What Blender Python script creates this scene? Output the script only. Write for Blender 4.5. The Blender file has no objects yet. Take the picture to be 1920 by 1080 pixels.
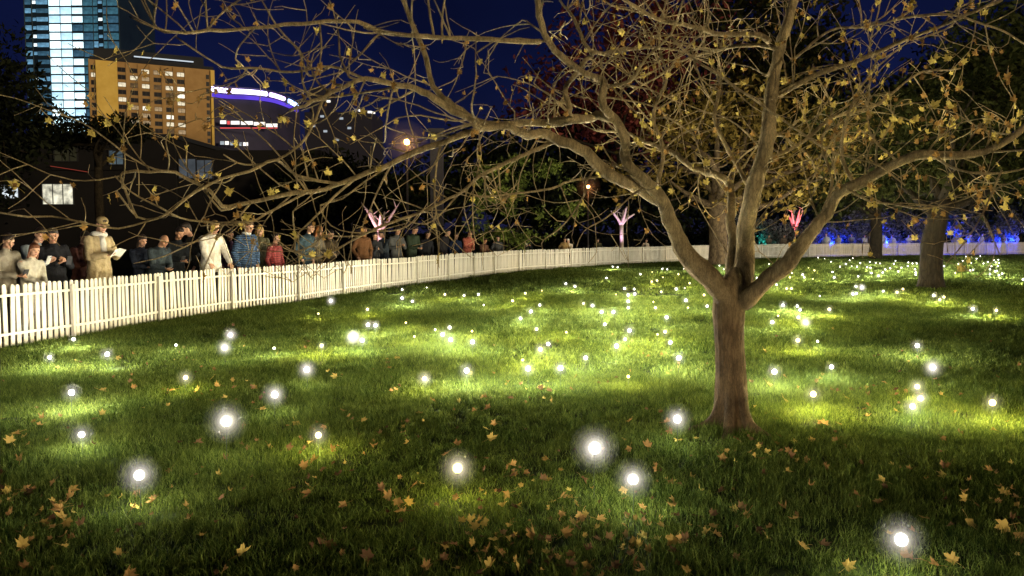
import bpy, math, random
import numpy as np
from mathutils import Vector, Matrix

random.seed(7)
rng = np.random.default_rng(7)
SC = bpy.context.scene
COL = SC.collection

# ------------------------------------------------------------------ camera
F, CX, CY, HOR, CAMZ = 1507.0, 960.0, 540.0, 435.0, 1.68
PITCH = math.atan((CY - HOR) / F)
cam_d = bpy.data.cameras.new("camera")
cam = bpy.data.objects.new("camera", cam_d)
COL.objects.link(cam)
cam.location = (0, 0, CAMZ)
cam.rotation_euler = (math.pi / 2 - PITCH, 0, 0)
cam_d.sensor_width = 36.0
cam_d.lens = 36.0 * F / 1920.0
cam_d.clip_start, cam_d.clip_end = 0.05, 4000.0
SC.camera = cam

# ------------------------------------------------------------------ world, sun, exposure
W = bpy.data.worlds.new("World")
SC.world = W
W.use_nodes = True
wn, wl = W.node_tree.nodes, W.node_tree.links
wn.clear()
wo = wn.new("ShaderNodeOutputWorld")
bg = wn.new("ShaderNodeBackground")
tc = wn.new("ShaderNodeTexCoord")
sx = wn.new("ShaderNodeSeparateXYZ")
rp = wn.new("ShaderNodeValToRGB")
wl.new(tc.outputs["Generated"], sx.inputs[0])
wl.new(sx.outputs["Z"], rp.inputs[0])
rp.color_ramp.elements[0].position = 0.0
rp.color_ramp.elements[0].color = (0.012, 0.013, 0.042, 1)
rp.color_ramp.elements[1].position = 0.5
rp.color_ramp.elements[1].color = (0.0012, 0.0022, 0.015, 1)
e_ = rp.color_ramp.elements.new(0.17)
e_.color = (0.0036, 0.0062, 0.034, 1)
cn = wn.new("ShaderNodeTexNoise"); cn.inputs["Scale"].default_value = 3.2; cn.inputs["Detail"].default_value = 5
wl.new(tc.outputs["Generated"], cn.inputs["Vector"])
cr = wn.new("ShaderNodeMapRange"); cr.inputs["From Min"].default_value, cr.inputs["From Max"].default_value = .35, .7
cr.inputs["To Min"].default_value, cr.inputs["To Max"].default_value = .75, 1.35
wl.new(cn.outputs["Fac"], cr.inputs[0])
cm = wn.new("ShaderNodeVectorMath"); cm.operation = "SCALE"
wl.new(rp.outputs[0], cm.inputs[0]); wl.new(cr.outputs[0], cm.inputs["Scale"])
wl.new(cm.outputs[0], bg.inputs[0])
bg.inputs[1].default_value = 1.0
wl.new(bg.outputs[0], wo.inputs[0])

sun_d = bpy.data.lights.new("sun", "SUN")
sun = bpy.data.objects.new("sun", sun_d)
COL.objects.link(sun)
SUN_FROM = Vector((0.72, -0.68, 0.10)).normalized()
sun.rotation_euler = SUN_FROM.to_track_quat("Z", "Y").to_euler()
sun_d.energy = 1.9
sun_d.angle = math.radians(7)
sun_d.color = (1.0, 0.80, 0.50)

SC.view_settings.view_transform = "Standard"
SC.view_settings.look = "None"
SC.view_settings.exposure = 0.0
SC.view_settings.gamma = 1.0
SC.view_settings.use_curve_mapping = False
SC.render.engine = "CYCLES"
cy = SC.cycles
cy.max_bounces = 4
cy.diffuse_bounces = 2
cy.glossy_bounces = 2
cy.transmission_bounces = 2
cy.volume_bounces = 0
cy.transparent_max_bounces = 12
cy.sample_clamp_indirect = 2.0
cy.sample_clamp_direct = 150.0
cy.use_light_tree = True
cy.use_denoising = True
cy.caustics_reflective = False
cy.caustics_refractive = False


# ------------------------------------------------------------------ helpers
def ray(px, py):
    x, y = (px - CX) / F, -(py - CY) / F
    c, s = math.cos(PITCH), math.sin(PITCH)
    return Vector((x, c + s * y, -s + c * y))


def P(px, py, Y):
    d = ray(px, py)
    return Vector((0, 0, CAMZ)) + d * (Y / d.y)


def G(px, py, h=0.0):
    d = ray(px, py)
    return Vector((0, 0, CAMZ)) + d * ((h - CAMZ) / d.z)


def proj(p):
    c, s = math.cos(PITCH), math.sin(PITCH)
    y, z = p[1], p[2] - CAMZ
    fw, up = c * y - s * z, s * y + c * z
    return CX + F * p[0] / fw, CY - F * up / fw


def tag(o, label=None, cat=None, group=None, kind=None):
    if label: o["label"] = label
    if cat: o["category"] = cat
    if group: o["group"] = group
    if kind: o["kind"] = kind
    return o


def empty(name, loc, rz=0.0):
    o = bpy.data.objects.new(name, None)
    o.location = loc
    o.rotation_euler = (0, 0, rz)
    o.empty_display_size = 0.1
    COL.objects.link(o)
    return o


class MB:
    def __init__(self):
        self.v, self.f, self.m, self.n = [], [], [], 0

    def add(self, vs, fs, mi=0):
        vs = np.asarray(vs, dtype=float).reshape(-1, 3)
        self.v.append(vs)
        n = self.n
        self.f.extend([tuple(i + n for i in f) for f in fs])
        self.m.extend([mi] * len(fs))
        self.n += len(vs)

    def box(self, c, s, rz=0.0, mi=0, M=None):
        x, y, z = s[0] / 2, s[1] / 2, s[2] / 2
        vs = np.array([(a, b, d) for a in (-x, x) for b in (-y, y) for d in (-z, z)])
        if M is not None:
            vs = vs @ np.array(M).T
        if rz:
            cr, sr = math.cos(rz), math.sin(rz)
            vs = np.stack([vs[:, 0] * cr - vs[:, 1] * sr, vs[:, 0] * sr + vs[:, 1] * cr, vs[:, 2]], 1)
        vs = vs + np.array(c)
        self.add(vs, [(0, 1, 3, 2), (4, 6, 7, 5), (0, 4, 5, 1), (2, 3, 7, 6), (0, 2, 6, 4), (1, 5, 7, 3)], mi)

    def tube(self, pts, rad, sides=6, mi=0, cap=True, lump=0.0):
        pts = np.asarray(pts, dtype=float)
        n = len(pts)
        rad = np.broadcast_to(np.asarray(rad, dtype=float), (n,))
        tan = np.gradient(pts, axis=0)
        tan /= np.linalg.norm(tan, axis=1, keepdims=True) + 1e-9
        ref = np.array((0, 0, 1.0)) if abs(tan[0][2]) < 0.9 else np.array((1.0, 0, 0))
        u = np.cross(tan[0], ref); u /= np.linalg.norm(u) + 1e-9
        ang = np.arange(sides) * 2 * math.pi / sides
        ca, sa = np.cos(ang)[:, None], np.sin(ang)[:, None]
        rings = []
        for i in range(n):
            u = u - tan[i] * np.dot(u, tan[i]); u /= np.linalg.norm(u) + 1e-9
            w = np.cross(tan[i], u)
            r = rad[i]
            if lump:
                r = r * (1 + lump * (rng.random((sides, 1)) - 0.5))
            rings.append(pts[i] + r * (ca * u + sa * w))
        vs = np.concatenate(rings)
        fs = []
        for i in range(n - 1):
            a, b = i * sides, (i + 1) * sides
            for k in range(sides):
                k2 = (k + 1) % sides
                fs.append((a + k, a + k2, b + k2, b + k))
        if cap:
            fs.append(tuple(range(sides))[::-1])
            fs.append(tuple((n - 1) * sides + k for k in range(sides)))
        self.add(vs, fs, mi)

    def ell(self, c, r, seg=10, rings=7, R=None, mi=0):
        vs = [(0, 0, -1)]
        for i in range(1, rings):
            t = -math.pi / 2 + math.pi * i / rings
            for k in range(seg):
                a = 2 * math.pi * k / seg
                vs.append((math.cos(t) * math.cos(a), math.cos(t) * math.sin(a), math.sin(t)))
        vs.append((0, 0, 1))
        vs = np.array(vs) * np.array(r)
        if R is not None:
            vs = vs @ np.array(R).T
        vs = vs + np.array(c)
        fs = [(0, 1 + (k + 1) % seg, 1 + k) for k in range(seg)]
        for i in range(rings - 2):
            a, b = 1 + i * seg, 1 + (i + 1) * seg
            for k in range(seg):
                fs.append((a + k, a + (k + 1) % seg, b + (k + 1) % seg, b + k))
        a, top = 1 + (rings - 2) * seg, len(vs) - 1
        fs += [(a + k, a + (k + 1) % seg, top) for k in range(seg)]
        self.add(vs, fs, mi)

    def cap(self, p0, p1, r0, r1, seg=10):
        p0, p1 = np.array(p0, float), np.array(p1, float)
        d = p1 - p0
        L = np.linalg.norm(d) + 1e-6
        d = d / L
        pts, rr = [], []
        for t in (-0.98, -0.75, -0.4, 0):
            pts.append(p0 + d * r0 * t); rr.append(r0 * math.sqrt(max(0.0, 1 - t * t)))
        for t in (0.5,):
            pts.append(p0 + d * L * t); rr.append((r0 + r1) / 2)
        for t in (0, 0.4, 0.75, 0.98):
            pts.append(p1 + d * r1 * t); rr.append(r1 * math.sqrt(max(0.0, 1 - t * t)))
        self.tube(pts, rr, seg)

    def mesh(self, name, mats, smooth=False):
        me = bpy.data.meshes.new(name)
        v = np.concatenate(self.v) if self.v else np.zeros((0, 3))
        me.from_pydata(v.tolist(), [], self.f)
        if not isinstance(mats, (list, tuple)): mats = [mats]
        for m in mats: me.materials.append(m)
        if len(mats) > 1:
            me.polygons.foreach_set("material_index", np.array(self.m, dtype=np.int32))
        if smooth:
            me.polygons.foreach_set("use_smooth", np.ones(len(self.f), dtype=bool))
        me.update()
        return me

    def build(self, name, mats, parent=None, smooth=False):
        return link(name, self.mesh(name, mats, smooth), parent)


def link(name, me, parent=None):
    o = bpy.data.objects.new(name, me)
    COL.objects.link(o)
    if parent is not None:
        o.parent = parent
    return o


def quads_mesh(name, verts, nq, mat, k=4):
    """verts: (nq*k,3); one k-gon per consecutive k verts"""
    me = bpy.data.meshes.new(name)
    me.vertices.add(nq * k)
    me.vertices.foreach_set("co", np.asarray(verts, dtype=np.float32).ravel())
    me.loops.add(nq * k)
    me.loops.foreach_set("vertex_index", np.arange(nq * k, dtype=np.int32))
    me.polygons.add(nq)
    me.polygons.foreach_set("loop_start", np.arange(nq, dtype=np.int32) * k)
    me.update(calc_edges=True)
    me.materials.append(mat)
    return me


def spline(pts, n=None, step=0.12):
    pts = [np.array(p, float) for p in pts]
    if len(pts) < 3:
        L = np.linalg.norm(pts[1] - pts[0])
        n = max(3, int(L / step))
        return np.array([pts[0] + (pts[1] - pts[0]) * t for t in np.linspace(0, 1, n)])
    q = [2 * pts[0] - pts[1]] + pts + [2 * pts[-1] - pts[-2]]
    out = []
    for i in range(1, len(q) - 2):
        p0, p1, p2, p3 = q[i - 1], q[i], q[i + 1], q[i + 2]
        m = max(2, int(np.linalg.norm(p2 - p1) / step))
        for t in np.linspace(0, 1, m, endpoint=False):
            out.append(0.5 * (2 * p1 + (p2 - p0) * t + (2 * p0 - 5 * p1 + 4 * p2 - p3) * t * t + (3 * p1 - p0 - 3 * p2 + p3) * t ** 3))
    out.append(pts[-1])
    return np.array(out)


# ------------------------------------------------------------------ materials
def mat_nodes(name):
    m = bpy.data.materials.new(name)
    m.use_nodes = True
    nt = m.node_tree
    nt.nodes.clear()
    return m, nt, nt.nodes.new("ShaderNodeOutputMaterial")


def surf(name, c1, c2=None, scale=6.0, rough=0.8, bump=0.0, stretch=(1, 1, 1), detail=6.0, spec=0.3, rnd=0.0, metal=0.0, coat=0.0):
    """Principled with a noise-mixed base colour and optional bump"""
    m, nt, out = mat_nodes(name)
    N, L = nt.nodes, nt.links
    b = N.new("ShaderNodeBsdfPrincipled")
    b.inputs["Roughness"].default_value = rough
    b.inputs["Specular IOR Level"].default_value = spec
    b.inputs["Metallic"].default_value = metal
    L.new(b.outputs[0], out.inputs[0])
    c2 = c2 or tuple(x * 0.7 for x in c1)
    t = N.new("ShaderNodeTexCoord")
    mp = N.new("ShaderNodeMapping")
    mp.inputs["Scale"].default_value = stretch
    L.new(t.outputs["Object"], mp.inputs[0])
    no = N.new("ShaderNodeTexNoise")
    no.inputs["Scale"].default_value = scale
    no.inputs["Detail"].default_value = detail
    no.inputs["Roughness"].default_value = 0.62
    L.new(mp.outputs[0], no.inputs["Vector"])
    r = N.new("ShaderNodeValToRGB")
    r.color_ramp.elements[0].position, r.color_ramp.elements[1].position = 0.32, 0.68
    r.color_ramp.elements[0].color = (*c2, 1)
    r.color_ramp.elements[1].color = (*c1, 1)
    L.new(no.outputs["Fac"], r.inputs[0])
    col = r.outputs[0]
    if rnd:
        g = N.new("ShaderNodeNewGeometry")
        oi = N.new("ShaderNodeObjectInfo")
        ad = N.new("ShaderNodeMath"); ad.operation = "ADD"
        L.new(g.outputs["Random Per Island"], ad.inputs[0]); L.new(oi.outputs["Random"], ad.inputs[1])
        fr = N.new("ShaderNodeMath"); fr.operation = "FRACT"
        L.new(ad.outputs[0], fr.inputs[0])
        mr = N.new("ShaderNodeMapRange")
        mr.inputs["To Min"].default_value, mr.inputs["To Max"].default_value = 1 - rnd, 1 + rnd
        L.new(fr.outputs[0], mr.inputs[0])
        hs = N.new("ShaderNodeHueSaturation")
        L.new(mr.outputs[0], hs.inputs["Value"]); L.new(col, hs.inputs["Color"])
        col = hs.outputs[0]
    L.new(col, b.inputs["Base Color"])
    if bump:
        bp = N.new("ShaderNodeBump")
        bp.inputs["Strength"].default_value = bump
        bp.inputs["Distance"].default_value = 0.02
        L.new(no.outputs["Fac"], bp.inputs["Height"])
        L.new(bp.outputs[0], b.inputs["Normal"])
    return m


def leafy(name, c1, c2, trans=0.35, scale=0.6, hue=0.03, val=0.45):
    """thin foliage: diffuse + translucent, colour varied per leaf"""
    m, nt, out = mat_nodes(name)
    N, L = nt.nodes, nt.links
    g = N.new("ShaderNodeNewGeometry")
    oi = N.new("ShaderNodeObjectInfo")
    ad = N.new("ShaderNodeMath"); ad.operation = "ADD"
    L.new(g.outputs["Random Per Island"], ad.inputs[0]); L.new(oi.outputs["Random"], ad.inputs[1])
    fr = N.new("ShaderNodeMath"); fr.operation = "FRACT"; L.new(ad.outputs[0], fr.inputs[0])
    no = N.new("ShaderNodeTexNoise"); no.inputs["Scale"].default_value = scale; no.inputs["Detail"].default_value = 4
    L.new(g.outputs["Position"], no.inputs["Vector"])
    mx = N.new("ShaderNodeMath"); mx.operation = "MULTIPLY_ADD"; mx.inputs[1].default_value = 0.6
    sb = N.new("ShaderNodeMath"); sb.operation = "MULTIPLY"; sb.inputs[1].default_value = 0.55
    L.new(fr.outputs[0], sb.inputs[0])
    L.new(no.outputs["Fac"], mx.inputs[0]); L.new(sb.outputs[0], mx.inputs[2])
    r = N.new("ShaderNodeValToRGB")
    r.color_ramp.elements[0].position, r.color_ramp.elements[1].position = 0.25, 0.8
    r.color_ramp.elements[0].color = (*c1, 1); r.color_ramp.elements[1].color = (*c2, 1)
    L.new(mx.outputs[0], r.inputs[0])
    hs = N.new("ShaderNodeHueSaturation")
    mr = N.new("ShaderNodeMapRange"); mr.inputs["To Min"].default_value, mr.inputs["To Max"].default_value = 1 - val, 1 + val
    L.new(fr.outputs[0], mr.inputs[0]); L.new(mr.outputs[0], hs.inputs["Value"]); L.new(r.outputs[0], hs.inputs["Color"])
    d = N.new("ShaderNodeBsdfDiffuse"); t = N.new("ShaderNodeBsdfTranslucent"); mix = N.new("ShaderNodeMixShader")
    mix.inputs[0].default_value = trans
    L.new(hs.outputs[0], d.inputs[0]); L.new(hs.outputs[0], t.inputs[0])
    L.new(d.outputs[0], mix.inputs[1]); L.new(t.outputs[0], mix.inputs[2])
    L.new(mix.outputs[0], out.inputs[0])
    return m


def emit(name, col, strength, noise=0.0, scale=1.0):
    m, nt, out = mat_nodes(name)
    N, L = nt.nodes, nt.links
    e = N.new("ShaderNodeEmission")
    e.inputs[0].default_value = (*col, 1)
    e.inputs[1].default_value = strength
    if noise:
        t = N.new("ShaderNodeTexCoord")
        no = N.new("ShaderNodeTexNoise"); no.inputs["Scale"].default_value = scale; no.inputs["Detail"].default_value = 3
        L.new(t.outputs["Object"], no.inputs["Vector"])
        mr = N.new("ShaderNodeMapRange")
        mr.inputs["From Min"].default_value, mr.inputs["From Max"].default_value = 0.3, 0.7
        mr.inputs["To Min"].default_value, mr.inputs["To Max"].default_value = strength * (1 - noise), strength * (1 + noise * 0.5)
        L.new(no.outputs["Fac"], mr.inputs[0]); L.new(mr.outputs[0], e.inputs[1])
    L.new(e.outputs[0], out.inputs[0])
    m.cycles.emission_sampling = "NONE"      # small glowing faces; the lamps inside the bulbs light the park
    return m


def bloom_volume(name, dens, col=(.93, .90, 1)):  # scattering volume added round lamps to imitate lens bloom, no real mist
    m, nt, out = mat_nodes(name)
    v = nt.nodes.new("ShaderNodeVolumeScatter")
    v.inputs["Color"].default_value = (*col, 1)
    v.inputs["Density"].default_value = dens
    nt.links.new(v.outputs[0], out.inputs["Volume"])
    m.cycles.volume_sampling = "EQUIANGULAR"
    return m


def bark(name, c1, c2, sc=14.0, zs=0.22, bump=0.9, upper=None):
    m, nt, out = mat_nodes(name)
    N, L = nt.nodes, nt.links
    b = N.new("ShaderNodeBsdfPrincipled")
    b.inputs["Roughness"].default_value = 0.9
    b.inputs["Specular IOR Level"].default_value = 0.15
    L.new(b.outputs[0], out.inputs[0])
    g = N.new("ShaderNodeTexCoord")
    mp = N.new("ShaderNodeMapping"); mp.inputs["Scale"].default_value = (1, 1, zs)
    L.new(g.outputs["Object"], mp.inputs[0])
    v = N.new("ShaderNodeTexVoronoi"); v.inputs["Scale"].default_value = sc * 1.6; v.feature = "DISTANCE_TO_EDGE"
    n1 = N.new("ShaderNodeTexNoise"); n1.inputs["Scale"].default_value = sc; n1.inputs["Detail"].default_value = 8; n1.inputs["Roughness"].default_value = 0.7
    n2 = N.new("ShaderNodeTexNoise"); n2.inputs["Scale"].default_value = 5.0; n2.inputs["Detail"].default_value = 3
    wv = N.new("ShaderNodeVectorMath"); wv.operation = "MULTIPLY_ADD"; wv.inputs[1].default_value = (0.12, 0.12, 0.12)
    L.new(n1.outputs["Color"], wv.inputs[0]); L.new(mp.outputs[0], wv.inputs[2])
    L.new(mp.outputs[0], n1.inputs["Vector"]); L.new(wv.outputs[0], v.inputs["Vector"]); L.new(g.outputs["Object"], n2.inputs["Vector"])
    r = N.new("ShaderNodeValToRGB")
    r.color_ramp.elements[0].position, r.color_ramp.elements[1].position = 0.41, 0.60
    r.color_ramp.elements[0].color = (*c2, 1); r.color_ramp.elements[1].color = (*c1, 1)
    mm = N.new("ShaderNodeMath"); mm.operation = "MULTIPLY_ADD"; mm.inputs[1].default_value = 0.5
    hm = N.new("ShaderNodeMath"); hm.operation = "MULTIPLY"; hm.inputs[1].default_value = 0.5
    L.new(n2.outputs["Fac"], hm.inputs[0])
    L.new(n1.outputs["Fac"], mm.inputs[0]); L.new(hm.outputs[0], mm.inputs[2])
    L.new(mm.outputs[0], r.inputs[0])
    colr = r.outputs[0]
    if upper:       # limbs paler and more golden, the light on them put into the colour
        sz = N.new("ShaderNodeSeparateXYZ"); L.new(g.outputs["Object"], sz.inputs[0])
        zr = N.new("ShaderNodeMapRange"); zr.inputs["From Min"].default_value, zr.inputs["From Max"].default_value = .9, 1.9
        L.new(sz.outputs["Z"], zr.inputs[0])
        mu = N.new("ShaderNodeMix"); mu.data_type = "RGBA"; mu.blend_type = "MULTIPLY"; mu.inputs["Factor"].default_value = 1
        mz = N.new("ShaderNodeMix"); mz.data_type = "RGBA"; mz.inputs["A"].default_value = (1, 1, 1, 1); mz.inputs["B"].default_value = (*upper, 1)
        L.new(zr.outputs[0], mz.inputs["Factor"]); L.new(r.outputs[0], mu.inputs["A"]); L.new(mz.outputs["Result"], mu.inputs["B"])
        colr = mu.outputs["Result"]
    ck = N.new("ShaderNodeMapRange"); ck.inputs["From Min"].default_value, ck.inputs["From Max"].default_value = 0.0, .12
    ck.inputs["To Min"].default_value, ck.inputs["To Max"].default_value = .5, 1.0
    L.new(v.outputs["Distance"], ck.inputs[0])
    cm_ = N.new("ShaderNodeVectorMath"); cm_.operation = "SCALE"; L.new(colr, cm_.inputs[0]); L.new(ck.outputs[0], cm_.inputs["Scale"])
    L.new(cm_.outputs[0], b.inputs["Base Color"])
    ha = N.new("ShaderNodeMath"); ha.operation = "MULTIPLY_ADD"; ha.inputs[1].default_value = 1.2
    L.new(v.outputs["Distance"], ha.inputs[0]); L.new(n1.outputs["Fac"], ha.inputs[2])
    bp = N.new("ShaderNodeBump"); bp.inputs["Strength"].default_value = bump; bp.inputs["Distance"].default_value = 0.03
    L.new(ha.outputs[0], bp.inputs["Height"]); L.new(bp.outputs[0], b.inputs["Normal"])
    return m


M = {}
M["soil"] = surf("lawn_soil", (0.030, 0.045, 0.012), (0.018, 0.020, 0.008), scale=3.5, bump=0.6, rough=1.0, spec=0.05, detail=10)
M["path"] = surf("dark_path", (0.030, 0.028, 0.026), (0.018, 0.017, 0.016), scale=20, bump=0.3, rough=0.95)
M["grass"] = leafy("grass_blades", (0.036, 0.072, 0.016), (0.120, 0.152, 0.030), trans=0.3, scale=1.3)
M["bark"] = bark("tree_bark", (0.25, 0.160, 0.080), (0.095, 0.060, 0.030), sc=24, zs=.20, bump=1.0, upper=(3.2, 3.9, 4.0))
M["limb"] = M["bark"]
M["dark_bark"] = bark("dark_bark", (0.034, 0.026, 0.014), (0.016, 0.012, 0.007), sc=8, zs=0.2)
M["white"] = surf("white_fence_paint", (0.60, 0.555, 0.44), (0.45, 0.41, 0.315), scale=5, rough=0.55, bump=0.25, stretch=(1, 1, 0.4), rnd=0.13)
nt = M["white"].node_tree      # dirt splashed on the feet of the pickets
N_, L_ = nt.nodes, nt.links
pb_ = [n for n in N_ if n.type == "BSDF_PRINCIPLED"][0]
src = pb_.inputs["Base Color"].links[0].from_socket
t_ = N_.new("ShaderNodeTexCoord"); sz_ = N_.new("ShaderNodeSeparateXYZ"); L_.new(t_.outputs["Object"], sz_.inputs[0])
g_ = N_.new("ShaderNodeNewGeometry"); dn_ = N_.new("ShaderNodeTexNoise"); dn_.inputs["Scale"].default_value = 7; dn_.inputs["Detail"].default_value = 6; L_.new(g_.outputs["Position"], dn_.inputs["Vector"])
da_ = N_.new("ShaderNodeMath"); da_.operation = "MULTIPLY_ADD"; da_.inputs[1].default_value = -.42; L_.new(dn_.outputs["Fac"], da_.inputs[0]); L_.new(sz_.outputs["Z"], da_.inputs[2])
dm_ = N_.new("ShaderNodeMapRange"); dm_.inputs["From Min"].default_value, dm_.inputs["From Max"].default_value = -.20, .04; dm_.inputs["To Min"].default_value, dm_.inputs["To Max"].default_value = .6, 0
L_.new(da_.outputs[0], dm_.inputs[0])
dx_ = N_.new("ShaderNodeMix"); dx_.data_type = "RGBA"; dx_.inputs["B"].default_value = (.16, .14, .08, 1)
L_.new(dm_.outputs[0], dx_.inputs["Factor"]); L_.new(src, dx_.inputs["A"]); L_.new(dx_.outputs["Result"], pb_.inputs["Base Color"])
M["rail"] = surf("white_rail_paint", (0.60, 0.555, 0.44), (0.45, 0.41, 0.315), scale=5, rough=0.55, rnd=.08)
M["stem"] = surf("light_stem", (0.04, 0.065, 0.02), rough=0.5)
M["dark_metal"] = surf("dark_metal", (0.04, 0.04, 0.042), rough=0.5, metal=0.4)

# ------------------------------------------------------------------ ground
mb = MB()
mb.add([(-900, -60, 0), (900, -60, 0), (900, 900, 0), (-900, 900, 0)], [(0, 1, 2, 3)])
tag(mb.build("lawn", M["soil"]), "dark lawn soil under the grass of the park", kind="structure")

# fence line, from points where its foot meets the grass
fence_ctrl = [(-8.75, 6.2), (-7.95, 9.0)] + [tuple(G(x, y)[:2]) for x, y in
              [(0, 655.5), (87, 643), (284, 607.5), (435, 584), (563, 567.5), (659, 552), (738, 540.5), (821, 530), (884, 521.5), (967, 511), (1139, 498.5),
               (1272, 491.5), (1400, 487), (1511, 484), (1640, 481), (1790, 478.5), (1960, 476)]]
fl = spline([(x, y, 0) for x, y in fence_ctrl], step=0.25)
seg = np.linalg.norm(np.diff(fl, axis=0), axis=1)
fs_ = np.concatenate([[0], np.cumsum(seg)])
FLEN = fs_[-1]


def fence_at(s):
    p = np.array([np.interp(s, fs_, fl[:, k]) for k in range(3)])
    q = np.array([np.interp(min(FLEN, s + 0.3), fs_, fl[:, k]) for k in range(3)]) - np.array([np.interp(max(0, s - 0.3), fs_, fl[:, k]) for k in range(3)])
    q /= np.linalg.norm(q)
    return p, q


def fence_off(px, off):
    """point on the ground seen at column px, `off` metres behind the fence"""
    best = None
    for s in np.arange(0, FLEN, 0.1):
        p, t = fence_at(s)
        nrm = np.array((-t[1], t[0], 0))
        q = p + nrm * off
        e = abs(CX + F * q[0] / q[1] - px)
        if best is None or e < best[0]:
            best = (e, q, t)
    return best[1], best[2]


pv = []
ss = np.arange(0, FLEN, 1.0)
for s in ss:
    p, t = fence_at(s)
    nrm = np.array((-t[1], t[0], 0))
    pv += [p + nrm * 0.35 + (0, 0, 0.004), p + nrm * 7.5 + (0, 0, 0.004)]
mb = MB()
mb.add(pv, [(2 * i, 2 * i + 2, 2 * i + 3, 2 * i + 1) for i in range(len(ss) - 1)])
tag(mb.build("path", M["path"]), "dark path behind the white fence where people stand", kind="structure")


# ------------------------------------------------------------------ grass (geometry-node instances of tufts: stuff)
def tuft_mesh(name, n, rad, hmin, hmax, w, lean):
    vs, fcs = [], []
    for i in range(n):
        a, r = random.uniform(0, 2 * math.pi), rad * math.sqrt(random.random())
        bx, by = r * math.cos(a), r * math.sin(a)
        h = random.uniform(hmin, hmax)
        az = random.uniform(0, 2 * math.pi)
        ln = lean * random.uniform(0.15, 1.3) * h
        dx, dy = math.cos(az) * ln, math.sin(az) * ln
        wa = random.uniform(0, math.pi)
        ww = w * random.uniform(0.6, 1.2)
        wx, wy = math.cos(wa) * ww / 2, math.sin(wa) * ww / 2
        b = len(vs)
        vs += [(bx - wx, by - wy, -0.01), (bx + wx, by + wy, -0.01),
               (bx + dx * .35 - wx * .8, by + dy * .35 - wy * .8, h * .55), (bx + dx * .35 + wx * .8, by + dy * .35 + wy * .8, h * .55),
               (bx + dx, by + dy, h * random.uniform(.82, 1.0))]
        fcs += [(b, b + 1, b + 3, b + 2), (b + 2, b + 3, b + 4)]
    me = bpy.data.meshes.new(name)
    me.from_pydata(vs, [], fcs)
    me.materials.append(M["grass"])
    return me


def vnoise(x, y, seed=0):
    r = np.random.default_rng(seed)
    out = np.zeros_like(x)
    for k in range(6):
        a, f, ph = r.uniform(0, 6.28), r.uniform(.4, 2.6), r.uniform(0, 6.28)
        out += np.sin(f * (x * math.cos(a) + y * math.sin(a)) + ph) / (0.8 + f)
    return out / 2.2


def grass_field(name, variants, pts, scl):
    coll = bpy.data.collections.new(name + "_tufts")
    for i, me in enumerate(variants):
        coll.objects.link(bpy.data.objects.new("tuft", me))
    n = len(pts)
    me = bpy.data.meshes.new(name)
    me.vertices.add(n)
    me.vertices.foreach_set("co", np.asarray(pts, np.float32).ravel())
    a = me.attributes.new("scl", "FLOAT_VECTOR", "POINT"); a.data.foreach_set("vector", np.asarray(scl, np.float32).ravel())
    rot = np.stack([rng.normal(0, .08, n), rng.normal(0, .08, n), rng.uniform(0, 6.28, n)], 1)
    a = me.attributes.new("rot", "FLOAT_VECTOR", "POINT"); a.data.foreach_set("vector", rot.astype(np.float32).ravel())
    a = me.attributes.new("pick", "INT", "POINT"); a.data.foreach_set("value", rng.integers(0, len(variants), n).astype(np.int32))
    o = link(name, me)
    ng = bpy.data.node_groups.new(name, "GeometryNodeTree")
    ng.interface.new_socket("Geometry", in_out="INPUT", socket_type="NodeSocketGeometry")
    ng.interface.new_socket("Geometry", in_out="OUTPUT", socket_type="NodeSocketGeometry")
    N, L = ng.nodes, ng.links
    gi, go = N.new("NodeGroupInput"), N.new("NodeGroupOutput")
    ip = N.new("GeometryNodeInstanceOnPoints")
    ci = N.new("GeometryNodeCollectionInfo")
    ci.inputs["Collection"].default_value = coll
    ci.inputs["Separate Children"].default_value = True
    ci.inputs["Reset Children"].default_value = True
    ip.inputs["Pick Instance"].default_value = True

    def attr(nm, typ):
        q = N.new("GeometryNodeInputNamedAttribute"); q.data_type = typ; q.inputs["Name"].default_value = nm
        return q.outputs["Attribute"]
    L.new(gi.outputs[0], ip.inputs["Points"])
    L.new(ci.outputs[0], ip.inputs["Instance"])
    L.new(attr("pick", "INT"), ip.inputs["Instance Index"])
    er = N.new("FunctionNodeEulerToRotation")
    L.new(attr("rot", "FLOAT_VECTOR"), er.inputs[0])
    L.new(er.outputs[0], ip.inputs["Rotation"])
    L.new(attr("scl", "FLOAT_VECTOR"), ip.inputs["Scale"])
    L.new(ip.outputs[0], go.inputs[0])
    md = o.modifiers.new("grass", "NODES")
    md.node_group = ng
    tag(o, kind="stuff")
    return o


def in_fence(x, y):
    """True on the lawn side of the fence"""
    fx = np.interp(y, fl[:, 1], fl[:, 0])
    return x > fx + 0.05


def scatter(y0, y1, dens, jit=1.0):
    A = (y1 - y0) * 2
    xs_, ys_ = [], []
    half = 0.68
    n = int(dens * (half * (y1 ** 2 - y0 ** 2) + 2.0 * (y1 - y0)))
    u = rng.random(n)
    y = np.sqrt(y0 ** 2 + u * (y1 ** 2 - y0 ** 2))
    x = rng.uniform(-1, 1, n) * (half * y + 1.0)
    k = in_fence(x, y)
    return x[k], y[k]


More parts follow.
